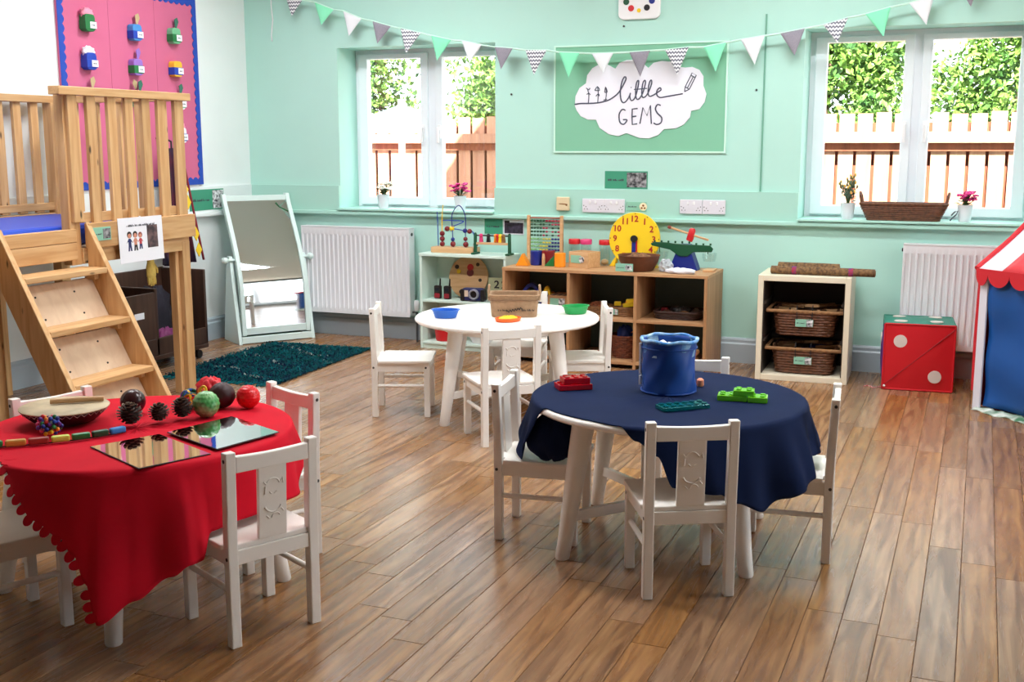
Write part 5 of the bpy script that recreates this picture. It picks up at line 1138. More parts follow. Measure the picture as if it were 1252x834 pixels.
rows = ['GGGGGRRRRR', 'GGTGGTGRRR', 'GGGGRRTGTG', 'GGGGGRTRGR', 'GGGGRGTGTR', 'LLLLYYYBBB', 'LLLLYYYBBB', 'LLLYYYBBBB', 'LLLYYYBBBB', 'LLLYYBBBBB']
BM = dict(G=M_dgreen, R=mat('dark_pink_bead', (176, 40, 70), .4), T=None, L=mat('light_green_bead', (130, 190, 120), .4), Y=mat('yellow_bead', (214, 204, 70), .4), B=M_dblue)
for k, row in enumerate(rows):
    z_ = .258-.0225*k; MB().cyl((-.1, 0, z_), (.1, 0, z_), .0018, n=6).build('rod', M_dark, t)
    for kk in sorted(set(row)):
        if kk == 'T': continue
        b = MB()
        for i, ch in enumerate(row):
            if ch == kk: b.sphere((-.0875+.0195*i, 0, z_), .0094, 8, 6, sc=(1, .9, .66))
        b.build('bead_row', BM[kk], t, smooth='all', kind='stuff')
M_jar = glass_mat('clear_jar', (.90, .95, .94), .12)
for k, (x_, y_, m, lab) in enumerate(((-2.29, 6.60, M_red, 'clear jar with red lid next to the abacus'), (-2.215, 6.60, M_pink, 'clear jar with pink lid behind the wooden box'), (-2.095, 6.60, M_red, 'clear jar with red lid tucked behind the yellow clock'))):
    t = thing('lidded_jar', lab, 'jar', (x_, y_, W_), group='lidded jars on the beech shelves')
    MB().lathe([(.030, 0), (.033, .006), (.033, .118), (.028, .124)], 24).build('glass', M_jar, t, smooth=True)
    MB().lathe([(.035, .124), (.036, .128), (.036, .150), (.033, .154)], 24).build('lid', m, t, smooth=True)
    MB().sphere((0, 0, .02), .024, 10, 8, sc=(1, 1, .75)).build('contents', M_red if k == 0 else M_toywood, t, smooth=True)
t = thing('wooden_box', 'pale wooden box with green and white label on beech shelves', 'box', (-2.175, 6.455, W_), R(-20))
for a in ((-.072, .072, -.062, -.054), (-.072, .072, .054, .062)): MB().box(*a, 0, .094).build('panel', M_toywood, t, bevel=.002)
for s in (-1, 1): MB().box(s*.068-.004, s*.068+.004, -.054, .054, 0, .094).build('panel', M_toywood, t, bevel=.002)
MB().box(-.064, .064, -.054, .054, 0, .008).build('base', M_toywood, t); MB().box(-.064, .064, -.054, .054, .05, .06).build('filling', M_wickerlt, t)
o = MB().box(-.055, .022, -.0645, -.0622, .028, .074).build('label_card', M_palegreen, t); MB().prism([(.028+.019*math.cos(2*math.pi*i/24), .050+.019*math.sin(2*math.pi*i/24)) for i in range(24)], (0, -.0622, 0), (1, 0, 0), (0, 0, 1), (0, -.0026, 0)).build('picture', M_pic2, t)
# teaching clock
t = thing('teaching_clock', 'round yellow teaching clock with red numbers and a blue hand', 'clock', (-1.905, 6.565, W_)); t.rotation_euler = (R(-5), 0, 0)
CR = .158; cz = .168
MB().prism([(CR*math.cos(2*math.pi*i/64), cz+CR*math.sin(2*math.pi*i/64)) for i in range(64)], (0, 0, 0), (1, 0, 0), (0, 0, 1), (0, .016, 0)).build('face', M_yellow, t, bevel=.004)
M_num = mat('clock_number_red', (178, 34, 30), .5)
for k in range(1, 13):
    a = R(90-30*k); s_ = str(k); text(s_, 'numeral', None, .038, M_num, t, (CR*.76*math.cos(a), -.0012, cz+CR*.76*math.sin(a)), (R(90), 0, 0))
for k in range(12): a = R(90-30*k); MB().cyl((CR*.95*math.cos(a), .001, cz+CR*.95*math.sin(a)), (CR*.95*math.cos(a), -.0015, cz+CR*.95*math.sin(a)), .0032, n=8).build('tick', M_dark, t)
MB().prism([(-.012, .004), (.012, .004), (.012, -.092), (0, -.108), (-.012, -.092)], (0, -.004, cz), (1, 0, 0), (0, 0, 1), (0, -.003, 0)).build('hour_hand', M_dblue, t)
MB().prism([(.012, 0), (.020, 0), (.021, -.105), (.013, -.105)], (0, -.002, cz), (1, 0, 0), (0, 0, 1), (0, -.002, 0)).build('minute_hand', M_red, t)
MB().cyl((0, .0, cz), (0, -.012, cz), .021, n=20).build('hub', M_black, t)
for s in (-1, 1): MB().prism([(s*.115, 0), (s*.15, 0), (s*.105, .07)], (0, -.004, 0), (1, 0, 0), (0, 0, 1), (0, .05, 0)).build('foot', M_yellow, t, bevel=.003)
t = thing('brown_bowl', 'shallow brown wooden bowl in front of the yellow clock', 'bowl', (-1.82, 6.39, W_))
MB().lathe([(.077, 0), (.086, .006), (.113, .055), (.121, .088), (.125, .090), (.121, .093), (.114, .088), (.105, .055), (.079, .012)], 40).build('body', mat('turned_brown_wood', (112, 62, 38), .45, var=.4, vscale=16), t, smooth=True)
heap('brown_shells', mat('shell_mix', (150, 104, 70), .7, var=.6, vscale=50, bump=.6, bscale=70), (-1.82, 6.39, W_+.013), (.072, .072, .05), 21, 'brown shells heaped in the wooden bowl')
sign_card('bowl_label', 'small green label with picture standing before the brown bowl', (-1.875, 6.282, W_+.026), 0, .105, .045, .56, M_palegreen, M_pic2, seed=8)
# balance scale
t = thing('balance_scale', 'toy balance scale with blue base and green beam', 'toy', (-1.582, 6.535, W_), R(-3))
MB().prism([(-.085, 0), (.085, 0), (.078, .022), (.046, .105), (.032, .150), (-.032, .150), (-.046, .105), (-.078, .022)], (0, -.038, 0), (1, 0, 0), (0, 0, 1), (0, .076, 0)).build('base', M_dblue, t, bevel=.005)
P = [(-.20, .150), (-.19, .138), (-.08, .118), (-.025, .082), (.025, .082), (.06, .108), (.17, .112), (.178, .132), (.16, .150), (.05, .152), (-.05, .154), (-.10, .160), (-.18, .160)]
MB().prism(P, (0, -.046, .0), (1, 0, 0), (0, 0, 1), (0, .012, 0)).build('beam', M_dgreen, t, bevel=.004)
for k in range(9):
    MB().cyl((-.175+.042*k, -.04, .157 if k < 6 else .150), (-.175+.042*k, -.04, .170 if k < 6 else .162), .006, n=8).build('peg', M_dgreen, t)
for s in (-1, 1):
    MB().lathe([(.034, 0), (.040, .02), (.042, .048)], 20, c=(s*.145, .0, .056), capt=False).build('pan', M_jar, t, smooth=True)
    MB().tube([(s*.145, -.04, .135), (s*.145, -.03, .10)], .003, 6).build('hanger', M_dgreen, t)
t = thing('toy_hammer', 'toy hammer with red head and thin wooden handle on the balance', 'toy', (-1.557, 6.520, W_+.186))
MB().bar((-.115, 0, .060), (.115, 0, -.008), .012, .012).build('handle', M_toywood, t, bevel=.004); MB().bar((-.128, 0, .064), (-.108, 0, .058), .018, .018).build('handle_end', mat('red_brown_wood', (140, 66, 56), .5), t, bevel=.004)
MB().tube([(.0, 0, -.014), (.006, 0, .0), (.018, 0, .048), (.02, 0, .058)], [.019, .021, .019, .013], 16).build('head', M_red, t, smooth=True)
t = thing('clear_bag', 'crumpled clear plastic bag beside the balance scale', 'bag', (-1.660, 6.40, W_))
b = MB(); b.sphere((0, 0, .028), 1, 28, 16, fn=lambda th, ph: 1+.12*math.sin(7*ph+4*th)+.1*math.sin(11*th+5*ph)+.07*math.sin(17*ph), sc=(.040, .040, .040)); b.v = [(x_, y_, max(0, z_)) for x_, y_, z_ in b.v]
b.build('film', mat('milky_film', (226, 230, 236), .25, alpha_trans=.45), t, smooth=False)
heap('white_cloth', mat('white_cotton_cloth', (232, 232, 240), .9, bump=.3, bscale=90), (-1.555, 6.325, W_), (.085, .032, .018), 31, 'rolled white cloth at the front edge of beech shelves')
tag(MB().box(-.03, .03, -.06, .06, 0, .012).build('wood_offcut', M_toywood, bevel=.003, loc=(-1.43, 6.52, W_)), 'flat wood offcut at the right end of beech shelves', 'wood')
# ------------------------------------------------ inside the beech shelves
BZ, BL_ = .2925, .0445
t = thing('rainbow_stacker', 'blue, green and yellow wooden rainbow arches in top left compartment', 'toy', (-2.475, 6.43, BZ), R(8))
for m, x_, r1, h1 in ((M_dblue, -.028, .075, .168), (M_dgreen, -.028, .052, .125), (M_yellow, .068, .034, .150), (M_orange, .086+.006, .030, .110)):
    r0 = r1-.020 if r1 > .04 else r1-.013; h0 = h1-.024; yo = 0 if m is not M_orange else .045
    P = [(r1*math.cos(R(a)), h1*math.sin(R(a))) for a in range(0, 181, 12)]+[(r0*math.cos(R(a)), h0*math.sin(R(a))) for a in range(180, -1, -12)]
    MB().prism(P, (x_, -.02+yo, 0), (1, 0, 0), (0, 0, 1), (0, .04, 0)).build('arch', m, t, bevel=.002)
tag(MB().lathe([(.014, 0), (.014, .03), (.008, .045), (.011, .056), (.006, .064)], 14).build('peg_doll', M_red, smooth=True, loc=(-2.575, 6.40, BZ)), 'little red peg figure left of the rainbow arches', 'toy')
t = thing('drawer_box', 'wooden drawer box with picture label in top left compartment', 'box', (-2.296, 6.40, BZ))
MB().box(-.07, .07, -.06, .12, 0, .038).build('lower_drawer', mat('red_wood_drawer', (150, 84, 56), .5), t, bevel=.002); MB().box(-.07, .07, -.06, .12, .042, .108).build('upper_drawer', M_beech, t, bevel=.002)
MB().box(-.055, .0, -.0625, -.0602, .052, .092).build('label_card', M_palegreen, t); MB().box(.0, .038, -.0635, -.0602, .052, .092).build('picture', M_pic2, t)
for k in range(3): MB().box(-.05+.035*k, -.03+.035*k, -.05, .02, .108, .1095).build('lid_strip', M_brown, t)
t = thing('block_basket', 'tan woven basket of yellow blocks in the top middle compartment', 'basket', (-1.912, 6.44, BZ))
woven('weave', M_wickerlt, t, .16, .175, .14, .16, .052, 4, r=.006); label_card(t, -.045, -.082, .028, .05, .034, strap=False)
for k, (x_, y_, a, m) in enumerate(((.03, -.02, 12, M_yellow), (.03, .03, -8, M_orange), (-.045, -.01, 20, M_yellow), (.045, .0, 4, M_yellow))):
    o = MB().box(-.036 if k != 2 else -.02, .036 if k != 2 else .02, -.014, .014, 0, .024).build('toy_block', m, bevel=.003, loc=(-1.912+x_, 6.44+y_, BZ+.053+.020*(k == 3)+.001*k)); o.rotation_euler = (0, R(-8 if k in (0, 3) else 0), R(a))
    tag(o, ('long yellow block at the front of the tan basket', 'orange block at the rear of the tan basket', 'short yellow block at the left of the tan basket', 'yellow block lying on top of the others in tan basket')[k], 'toy block', 'blocks in the tan basket')
t = thing('toy_tray', 'low tan woven tray in the left of the top middle compartment', 'basket', (-2.09, 6.46, BZ))
woven('weave', M_wickerlt, t, .15, .16, .15, .16, .045, 4, r=.006)
heap('orange_toys', mat('mixed_orange', (176, 96, 60), .6, var=.7, vscale=40, rgb2=(96, 60, 44)), (-2.09, 6.46, BZ+.005), (.055, .055, .035), 41, 'orange brown toys heaped in the low tan tray')
t = thing('dark_tray', 'dark brown flat basket of dark treasures in top right compartment', 'basket', (-1.585, 6.46, BZ))
woven('weave', mat('very_dark_wicker', (60, 34, 28), .6, var=.4, vscale=50), t, .25, .28, .2, .22, .042, 4, r=.007)
rg = random.Random(9)
for k in range(11):
    m = (M_dark, M_brown, M_black, mat('pinkish_shell', (190, 130, 120), .5), M_dark, M_mar, M_black, M_brown, M_dark, M_wickerlt, M_black)[k]; a = 6.28*k/11; r_ = .03+.06*(k % 2)
    b = MB(); b.sphere((0, 0, .016), .024, 14, 10, fn=lambda th, ph: 1+.15*math.sin(3*ph+k)+.1*math.sin(4*th+2*k), sc=(1.1, 1, .7))
    tag(b.build('dark_pebble', m, smooth='all', loc=(-1.585+r_*1.1*math.cos(a), 6.46+r_*.8*math.sin(a), BZ+.018+.012*(k % 2 == 0))), ('black', 'brown', 'black', 'pinkish', 'dark', 'maroon', 'black', 'brown', 'dark', 'tan', 'black')[k]+' treasure piece at the '+('right end', 'right rear', 'back right', 'back middle', 'back left', 'left rear', 'left end', 'left front', 'front left', 'front middle', 'front right')[k]+' of the flat brown basket', 'toy', 'treasures in the dark basket')
t = thing('wicker_basket', 'round reddish wicker basket holding a blue cloth, bottom middle compartment', 'basket', (-1.905, 6.43, BL_))
M_redwick = mat('reddish_wicker', (134, 70, 42), .6, var=.5, vscale=50)
b = MB()
for k in range(10):
    z_ = .007+.0135*k; r_ = .068+.022*k/9
    b.tube([((r_+.0025*(1 if (i+k) % 2 else -1))*math.cos(2*math.pi*i/36), (r_+.0025*(1 if (i+k) % 2 else -1))*math.sin(2*math.pi*i/36), z_) for i in range(36)], .0078, 6, closed=True)
b.build('weave', M_redwick, t, smooth=True, kind='stuff'); MB().lathe([(.060, .003), (.082, .13)], 24, capt=False).build('lining', M_redwick, t, smooth=True)
heap('blue_scarf', M_blue, (-1.905, 6.43, BL_+.095), (.05, .05, .05), 51, 'blue cloth bulging out of the reddish wicker basket')
o = MB().bar((0, 0, 0), (.09, .0, .045), .016, .008).build('wooden_spoon', mat('salmon_wood', (206, 130, 104), .5), bevel=.003, loc=(-1.875, 6.42, BL_+.145)); tag(o, 'salmon wooden stick poking out of reddish basket', 'stick')
for k, (x_, y_, a) in enumerate(((-2.12, 6.36, 30), (-2.08, 6.44, -20), (-1.47, 6.33, 70), (-1.50, 6.40, 40), (-1.56, 6.36, 10))):
    o = MB().bar((-.05, 0, .013), (.05, 0, .013+(.05 if k == 2 else 0)), .024, .024).build('branch_piece', M_toywood if k != 1 else mat('red_brown_wood', (140, 66, 56), .5), bevel=.008, loc=(x_, y_, BL_+(.012 if k == 2 else 0))); o.rotation_euler = (0, 0, R(a))
    tag(o, ('pale wood piece in the bottom middle compartment', 'reddish wood piece in the bottom middle compartment', 'tilted pale stick in the bottom right compartment behind blue tub', 'pale stick lying behind the tilted one, bottom right compartment', 'pale stick at the left of the bottom right compartment')[k], 'wood piece', 'wood pieces in the bottom compartments')

# ================================================================ ON THE WHITE TABLE
TT = TZ+.0006
def tray(x, y, rz, m, lab):
    t = thing('oval_tray', lab, 'tray', (x, y, TT), R(rz), group='small plastic trays on the white table')
    MB().lathe([(.048, 0), (.052, .003), (.064, .036), (.070, .038), (.070, .041), (.061, .040), (.049, .006)], 36, sy=.72).build('body', m, t, smooth=True)
tray(-2.328, 4.845, 20, mat('bright_blue_plastic', (30, 104, 206), .35), 'bright blue oval tray at the left of white table')
tray(-1.795, 5.20, 40, mat('bright_green_plastic', (16, 160, 80), .35), 'bright green oval tray at the right of white table')
M_jute = mat('jute_fabric', (172, 140, 108), .9, var=.15, vscale=60, bump=.5, bscale=300)
t = thing('fabric_basket', 'beige jute fabric basket with rope handles on the white table', 'basket', (-2.055, 5.045, TT), R(21))
BW, BD, BH = .235, .17, .105
A = rrect(-BW/2+.01, BW/2-.01, -BD/2+.01, BD/2-.01, .025, 4); B = rrect(-BW/2, BW/2, -BD/2, BD/2, .02, 4); I = rrect(-BW/2+.006, BW/2-.006, -BD/2+.006, BD/2-.006, .018, 4); N_ = len(A)
b = MB(); V = [(x_, y_, 0) for x_, y_ in A]+[(x_*1.03, y_*1.03, .02) for x_, y_ in A]+[(x_, y_, BH) for x_, y_ in B]+[(x_, y_, BH) for x_, y_ in I]+[(x_*.95, y_*.95, .008) for x_, y_ in A]
b.add(V, [tuple(range(N_-1, -1, -1)), tuple(range(4*N_, 5*N_))]+[(j*N_+k, j*N_+(k+1) % N_, (j+1)*N_+(k+1) % N_, (j+1)*N_+k) for j in range(4) for k in range(N_)]); b.build('body', M_jute, t, smooth=True)
b = MB(); b.tube([(p[0]*1.01, p[1]*1.01, BH-.022) for p in B], .003, 6, closed=True); b.build('fold_seam', mat('jute_dark', (136, 106, 80), .9), t)  # seam in a darker jute tone
b = MB(); b.tube([(p[0], p[1], BH) for p in B], .0045, 6, closed=True); b.build('hem', M_jute, t, smooth=True)
for s in (-1, 1): MB().tube([(s*(BW/2+.002), -.035, BH-.03), (s*(BW/2+.006), -.034, BH+.01), (s*(BW/2+.004), -.018, BH+.038), (s*(BW/2+.004), .018, BH+.038), (s*(BW/2+.006), .034, BH+.01), (s*(BW/2+.002), .035, BH-.03)], .006, 8).build('rope_handle', M_jute, t, smooth=True)
b = squiggle(1, .045, .010, 1); o = b.build('printed_word', M_dark, t, kind='stuff'); o.location = (-.055, -BD/2-.0006, .036)
b = squiggle(1, .060, .010, 2); o = b.build('printed_word', M_dark, t, kind='stuff'); o.location = (.066, -BD/2-.0006, .036)
MB().tube([(-.034+.074*k/30, -BD/2-.001, .028+.018*k/30+.006*math.sin(k*1.25)) for k in range(31)], .0022, 5).build('printed_script', M_dark, t)
t = thing('orange_pastry_mould', 'orange dish with crinkled yellow filling on the white table', 'dish', (-2.01, 4.855, TT), R(52))
MB().lathe([(.055, 0), (.062, .004), (.066, .016), (.060, .018), (.055, .008)], 28, sy=.75).build('dish', mat('orange_dish', (250, 104, 26), .4), t, smooth=True)
b = MB(); b.sphere((0, 0, .012), 1, 24, 10, fn=lambda th, ph: 1+.14*math.sin(9*ph+3*th), sc=(.046, .032, .014)); b.build('filling', M_yellow, t, smooth='all')

# ================================================================ ON THE NAVY TABLE
NZ = TZ+.0062
t = thing('pop_up_tub', 'round blue fabric pop-up tub with pale blue rim and white straps', 'tub', (-.925, 3.632, NZ))
M_tub = mat('tub_blue_nylon', (18, 76, 164), .5, bump=.5, bscale=14); M_tubr = mat('tub_light_blue_rim', (52, 130, 206), .5, var=.5, vscale=30, rgb2=(180, 216, 234))
def TP(i, j):
    a = 2*math.pi*i/60; z = .175*j/16; r_ = .090+.0025*math.sin(3*a+z*40)+.0018*math.sin(7*a-z*60)-(.004 if 0 < j < 16 else 0)*math.sin(math.pi*z/.175)
    return (r_*math.cos(a), r_*math.sin(a), z)
b = MB(); b.grid(TP, 60, 17, closed_u=True); o = b.build('wall', M_tub, t, smooth='all'); so = o.modifiers.new('thickness', 'SOLIDIFY'); so.thickness = .003; so.offset = -1
MB().lathe([(.002, 0), (.088, 0), (.088, .003), (.002, .003)], 40).build('bottom', M_tub, t)
for z_, r_ in ((.004, .003), (.150, .0028)): MB().tube([(.0905*math.cos(2*math.pi*i/48), .0905*math.sin(2*math.pi*i/48), z_) for i in range(48)], r_, 6, closed=True).build('hoop', M_tub, t, smooth=True)
MB().tube([((.092+.001*math.sin(5*i))*math.cos(2*math.pi*i/48), (.092+.001*math.sin(5*i))*math.sin(2*math.pi*i/48), .175+.0025*math.sin(i*.8)) for i in range(48)], .006, 8, closed=True).build('rim', M_tubr, t, smooth=True)
b = MB(); b.grid(lambda i, j: ((.088-.004*j/3)*math.cos(2*math.pi*i/48), (.088-.004*j/3)*math.sin(2*math.pi*i/48), .172-.05*j/3), 48, 4, closed_u=True); b.build('inner_lining', M_tubr, t, smooth='all')
rg = random.Random(15)
for z0_, z1_ in ((.055, .16), (.02, .05)): MB().tube([(.0935*math.cos(R(196)), .0935*math.sin(R(196)), z0_+(z1_-z0_)*k/4) for k in range(5)], .006, 6).build('strap', M_white, t, smooth=True)
for k in range(7):
    a = 6.28*k/7; r_ = .036 if k else 0
    o = MB().box(-.022, .022, -.015, .015, 0, .016).build('toy_brick', (M_white, M_palegreen, M_dgreen, M_white, M_tubr, M_black, M_white)[k], bevel=.003, loc=(-.925+r_*math.cos(a), 3.632+r_*math.sin(a), NZ+.136+.002*k)); o.rotation_euler = (R(rg.uniform(-25, 25)), R(rg.uniform(-25, 25)), rg.uniform(0, 3))
    tag(o, ('white toy piece in the middle of the blue tub', 'pale green toy piece at the back right inside blue tub', 'dark green toy piece at the back left inside blue tub', 'white toy piece at the left inside the blue tub', 'blue toy piece at the front left inside blue tub', 'black toy piece at the front right inside blue tub', 'white toy piece at the right inside the blue tub')[k], 'toy', 'pieces in the blue tub')
heap('tub_filling', mat('mixed_pale_filling', (150, 180, 190), .7, var=.8, vscale=30, rgb2=(30, 60, 80)), (-.925, 3.632, NZ+.004), (.060, .060, .075), 61, 'mixed pale toys filling the blue pop-up tub')
def translucent(name, rgb, a=.45): return mat(name, rgb, .12, alpha_trans=a)
M_tr, M_tg, M_tt = translucent('clear_red', (200, 8, 30), .25), translucent('clear_lime', (130, 222, 40), .28), translucent('clear_teal', (8, 116, 126), .45)
def studs(name, lab, loc, rz, m, boxes):
    t = thing(name, lab, 'toy brick', loc, R(rz), group='see-through bricks on the navy cloth')
    for (x0, x1, y0, y1, z0, z1) in boxes:
        MB().box(x0, x1, y0, y1, z0, z1).build('brick', m, t, bevel=.0025)
        nx, ny = max(1, round((x1-x0)/.03)), max(1, round((y1-y0)/.03))
        if z1 < .05:
            b = MB()
            for i in range(nx):
                for j in range(ny): cx, cy = x0+(i+.5)*(x1-x0)/nx, y0+(j+.5)*(y1-y0)/ny; b.cyl((cx, cy, z1), (cx, cy, z1+.004), .0085, n=12)
            b.build('studs', m, t, smooth=True, kind='stuff')
studs('red_brick', 'see-through red bricks at the left of the navy cloth', (-1.23, 3.545, NZ), 36, M_tr, [(-.058, .058, -.034, .034, 0, .019), (-.04, .052, -.026, .030, .0195, .040)])
studs('green_brick', 'see-through lime green bricks stacked on the navy cloth', (-.665, 3.585, NZ), 8, M_tg, [(-.082, .012, -.03, .03, 0, .018), (.014, .076, -.038, .022, 0, .018), (-.032, .034, -.03, .02, .0185, .036)])
studs('teal_brick', 'see-through teal bricks lying flat on the navy cloth before the tub', (-.822, 3.395, NZ), 40, M_tt, [(-.075, .03, -.035, .03, 0, .013), (.032, .085, -.03, .035, 0, .013)])
tag(MB().lathe([(.010, 0), (.013, .006), (.012, .022), (.006, .028)], 12).build('orange_peg', mat('pale_orange', (240, 150, 110), .4), smooth=True, loc=(-.842, 3.74, NZ)), 'tiny orange peg on the navy cloth just right of tub', 'toy')

# ================================================================ ON THE RED TABLE
RZ_ = TZ+.0062
t = thing('hand_drum', 'shallow round hand drum with dark sides and a pale skin', 'drum', (-2.468, 2.532, RZ_)); t.scale = (1, 1, .80)
MB().lathe([(.060, 0), (.085, .010), (.110, .036), (.124, .058), (.127, .062)], 48).build('shell', mat('dark_drum_wood', (44, 28, 26), .45), t, smooth=True)
MB().lathe([(.1265, .058), (.1275, .062), (.122, .066), (.06, .0665), (.002, .0665)], 48, capb=False).build('skin', mat('drum_skin', (206, 188, 152), .6, var=.35, vscale=12), t, smooth=True)
b = MB(); b.tube([((.1195+.007*(1 if i % 2 else -1)*.3)*math.cos(2*math.pi*i/72), (.1195+.007*(1 if i % 2 else -1)*.3)*math.sin(2*math.pi*i/72), .047+(.009 if i % 2 else -.002)) for i in range(72)], .0017, 5, closed=True); b.build('lacing', mat('pale_lace', (190, 176, 170), .7), t)
o = MB().tube([(-.075, .0, .006), (.0, 0, .007), (.075, 0, .006)], [.0075, .0085, .0075], 12).build('drum_stick', M_toywood, smooth=True, loc=(-2.45, 2.565, RZ_+.0565)); o.rotation_euler = (0, 0, R(38)); tag(o, 'short pale wooden beater lying across the drum skin', 'beater')
t = thing('bead_cluster_toy', 'cluster of small bright wooden beads in front of the drum', 'toy', (-2.384, 2.384, RZ_))
MB().sphere((0, 0, .032), .016, 12, 8).build('core', M_dark, t, smooth=True)
rg = random.Random(2); bm_ = (M_red, M_yellow, M_blue, M_green, M_orange, M_purple, M_pink, M_dblue)
sp_me = [MB().sphere((0, 0, 0), .0062, 8, 6).mesh('bead', m, smooth='all') for m in bm_]
for k in range(54):
    z = 1-2*(k+.5)/54; a = 2.39996*k; r_ = math.sqrt(1-z*z); rr = rg.choice((.023, .029, .032))
    p = Vector((r_*math.cos(a)*rr*1.05, r_*math.sin(a)*rr*1.05, .034+z*rr*.9))
    if p.z < .0065: p.z = .0065
    o = bpy.data.objects.new('bead', rg.choice(sp_me)); o.location = p; COL.objects.link(o); o.parent = t
t = thing('colour_chain', 'row of linked coloured sticks along the front of the drum', 'toy', (-2.32, 2.345, RZ_), 0)
pts = [(-2.47, 2.20), (-2.412, 2.247), (-2.368, 2.285), (-2.327, 2.327), (-2.292, 2.367), (-2.262, 2.412), (-2.237, 2.456), (-2.219, 2.503)]
cm = (M_green, mat('ochre_wood', (214, 160, 70), .5), mat('brown_red_wood', (160, 60, 48), .5), mat('lime_wood', (208, 224, 92), .5), M_green, M_dgreen, mat('sky_wood', (40, 130, 206), .5))
for k in range(7):
    a, b_ = Vector((pts[k][0]+2.32, pts[k][1]-2.345, .012)), Vector((pts[k+1][0]+2.32, pts[k+1][1]-2.345, .012)); d = (b_-a)*.04
    MB().bar(a+d, b_-d, .018, .018).build('link', cm[k], t, bevel=.005)
MB().tube([(p[0]+2.32, p[1]-2.345, .003) for p in pts], .0022, 6).build('cord', M_dark, t)
tag(MB().sphere((0, 0, .038), .038, 28, 18, fn=lambda th, ph: 1-.02*math.cos(th)).build('coconut_ball', mat('dark_polished_brown', (58, 28, 32), .25, var=.4, vscale=14), smooth='all', loc=(-2.355, 2.695, RZ_)), 'dark brown polished ball behind the pine cones', 'ball')
M_cone = mat('pine_cone_brown', (58, 38, 30), .7, var=.4, vscale=60); M_conet = mat('pine_cone_tip', (150, 128, 106), .7)
def cone(x, y, r_, rz, lab):
    t = thing('pine_cone', lab, 'pine cone', (x, y, RZ_), R(rz), group='pine cones on the red cloth')
    MB().sphere((0, 0, r_*.95), r_*.62, 12, 8, sc=(1.1, 1, 1)).build('core', M_cone, t, smooth=True)
    b = MB(); n = 74
    for k in range(n):
        z = 1-2*(k+.5)/n; a = 2.39996*k; q = math.sqrt(1-z*z); d = Vector((q*math.cos(a)*1.1, q*math.sin(a), z*.92)); c = Vector((0, 0, r_*.98)); u = d.cross(Vector((0, 0, 1))); u = (u.normalized() if u.length > .05 else Vector((1, 0, 0)))*r_*.20; up = Vector((0, 0, 1))*r_*.10
        p0 = c+d*r_*.5; p1 = c+d*r_*.86+up*.6
        if p1.z < .002: p1.z = .002
        b.m = 0; b.add([p0-u*.6, p0+u*.6, p1+u, p1-u, p1+up*.35-d*r_*.1], [(0, 1, 2, 3), (3, 2, 4), (0, 4, 1)])
        b.m = 1; e = d*r_*.06; b.add([p1-u, p1+u, p1+u*.5+e+up*.3, p1-u*.5+e+up*.3], [(0, 1, 2, 3)])
    b.build('scales', [M_cone, M_conet], t, kind='stuff')
cone(-2.252, 2.560, .039, 10, 'largest pine cone, nearest the dark ball'); cone(-2.203, 2.628, .033, 70, 'middle pine cone of the three in a row'); cone(-2.170, 2.692, .036, 140, 'right-hand pine cone, beside the rainbow ball')
def knob(n, amp): return lambda th, ph: 1+amp*max(0, math.sin(n*th))*max(0, math.sin((n+2)*ph+int(n*th/math.pi)*1.6))
tag(MB().sphere((0, 0, .040), .039, 64, 40, fn=lambda th, ph: 1+.05*abs(math.sin(9*th))*abs(math.sin(9*ph+ (1.57 if int(9*th/math.pi) % 2 else 0)))).build('textured_ball', mat('green_gel_ball', (70, 160, 84), .25, var=.5, vscale=30, rgb2=(150, 200, 140)), smooth='all', loc=(-2.122, 2.745, RZ_)), 'green textured sensory ball at the front of the ball group', 'ball', 'sensory balls on the red cloth')
tag(MB().sphere((0, 0, .036), .035, 64, 40, fn=lambda th, ph: 1+.07*abs(math.sin(11*th))*abs(math.sin(11*ph+(1.57 if int(11*th/math.pi) % 2 else 0)))).build('textured_ball', mat('red_gel_ball', (232, 28, 36), .3), smooth='all', loc=(-2.075, 2.893, RZ_)), 'bright red spiky sensory ball at the right of the group', 'ball', 'sensory balls on the red cloth')
tag(MB().sphere((0, 0, .041), .040, 32, 20, fn=lambda th, ph: 1+.03*math.sin(8*th)*math.sin(8*ph)).build('textured_ball', mat('maroon_ball', (54, 16, 24), .5), smooth='all', loc=(-2.150, 2.862, RZ_)), 'dark maroon ball behind the green textured one', 'ball', 'sensory balls on the red cloth')
heap('red_pouch', mat('red_shiny_fabric', (230, 28, 44), .5, bump=.3, bscale=40), (-2.225, 2.905, RZ_), (.045, .035, .046), 71, 'bright red crumpled pouch behind the dark maroon ball')
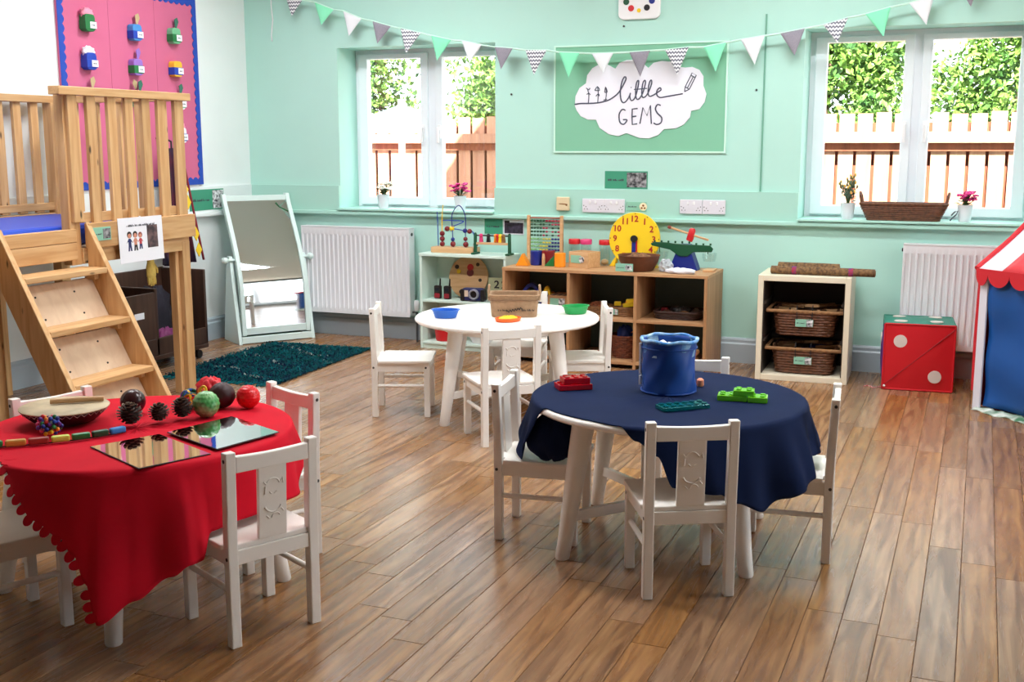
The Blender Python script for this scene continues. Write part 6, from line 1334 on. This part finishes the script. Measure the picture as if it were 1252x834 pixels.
t = thing('rainbow_loop_ball', 'multicoloured ball of plaited loops left of the green ball', 'ball', (-2.235, 2.815, RZ_))
for k in range(12):
    b = MB(); rg2 = random.Random(k); q = Quaternion((rg2.gauss(0, 1), rg2.gauss(0, 1), rg2.gauss(0, 1), rg2.gauss(0, 1))).normalized()
    b.tube([q @ Vector((.026*math.cos(2*math.pi*i/20), .026*math.sin(2*math.pi*i/20), .010))+Vector((0, 0, .033)) for i in range(20)], .0048, 6, closed=True); b.build('loop', bm_[k % 8] if k % 3 else M_dgreen, t, smooth=True)
for k in range(3):
    b = MB(); c = Vector((.028+.012*k, .010-.006*k, .052+.006*k)); b.tube([c+Vector((.011*math.cos(2*math.pi*i/14), .004*math.sin(2*math.pi*i/14), .011*math.sin(2*math.pi*i/14))) for i in range(14)], .004, 6, closed=True); b.build('loop', (M_red, M_orange, M_yellow)[k], t, smooth=True)
def mirror_tile(P, z, lab):
    c = Vector((sum(p[0] for p in P)/4, sum(p[1] for p in P)/4)); t = thing('mirror_tile', lab, 'mirror', (c.x, c.y, z), group='mirror tiles on the red cloth')
    Q = [(p[0]-c.x, p[1]-c.y) for p in P]
    MB().prism(Q, (0, 0, 0), (1, 0, 0), (0, 1, 0), (0, 0, .0022)).build('backing', M_dark, t); MB().prism([(a*.985, b_*.985) for a, b_ in Q], (0, 0, .0022), (1, 0, 0), (0, 1, 0), (0, 0, .0008)).build('mirror_face', M_mirror, t)
def square(c, u, L_):
    u = Vector(u).normalized(); v = Vector((-u.y, u.x)); c = Vector(c); return [tuple(c+u*L_/2*a+v*L_/2*b_) for a, b_ in ((-1, -1), (1, -1), (1, 1), (-1, 1))]
mirror_tile([(-2.196, 2.335), (-1.929, 2.215), (-1.848, 2.400), (-2.112, 2.516)], TZ+.0070, 'square mirror tile nearest the front edge of red cloth')
mirror_tile([(-2.094, 2.528), (-1.850, 2.430), (-1.800, 2.650), (-2.040, 2.757)], TZ+.0112, 'square mirror tile behind, towards the red and green balls')
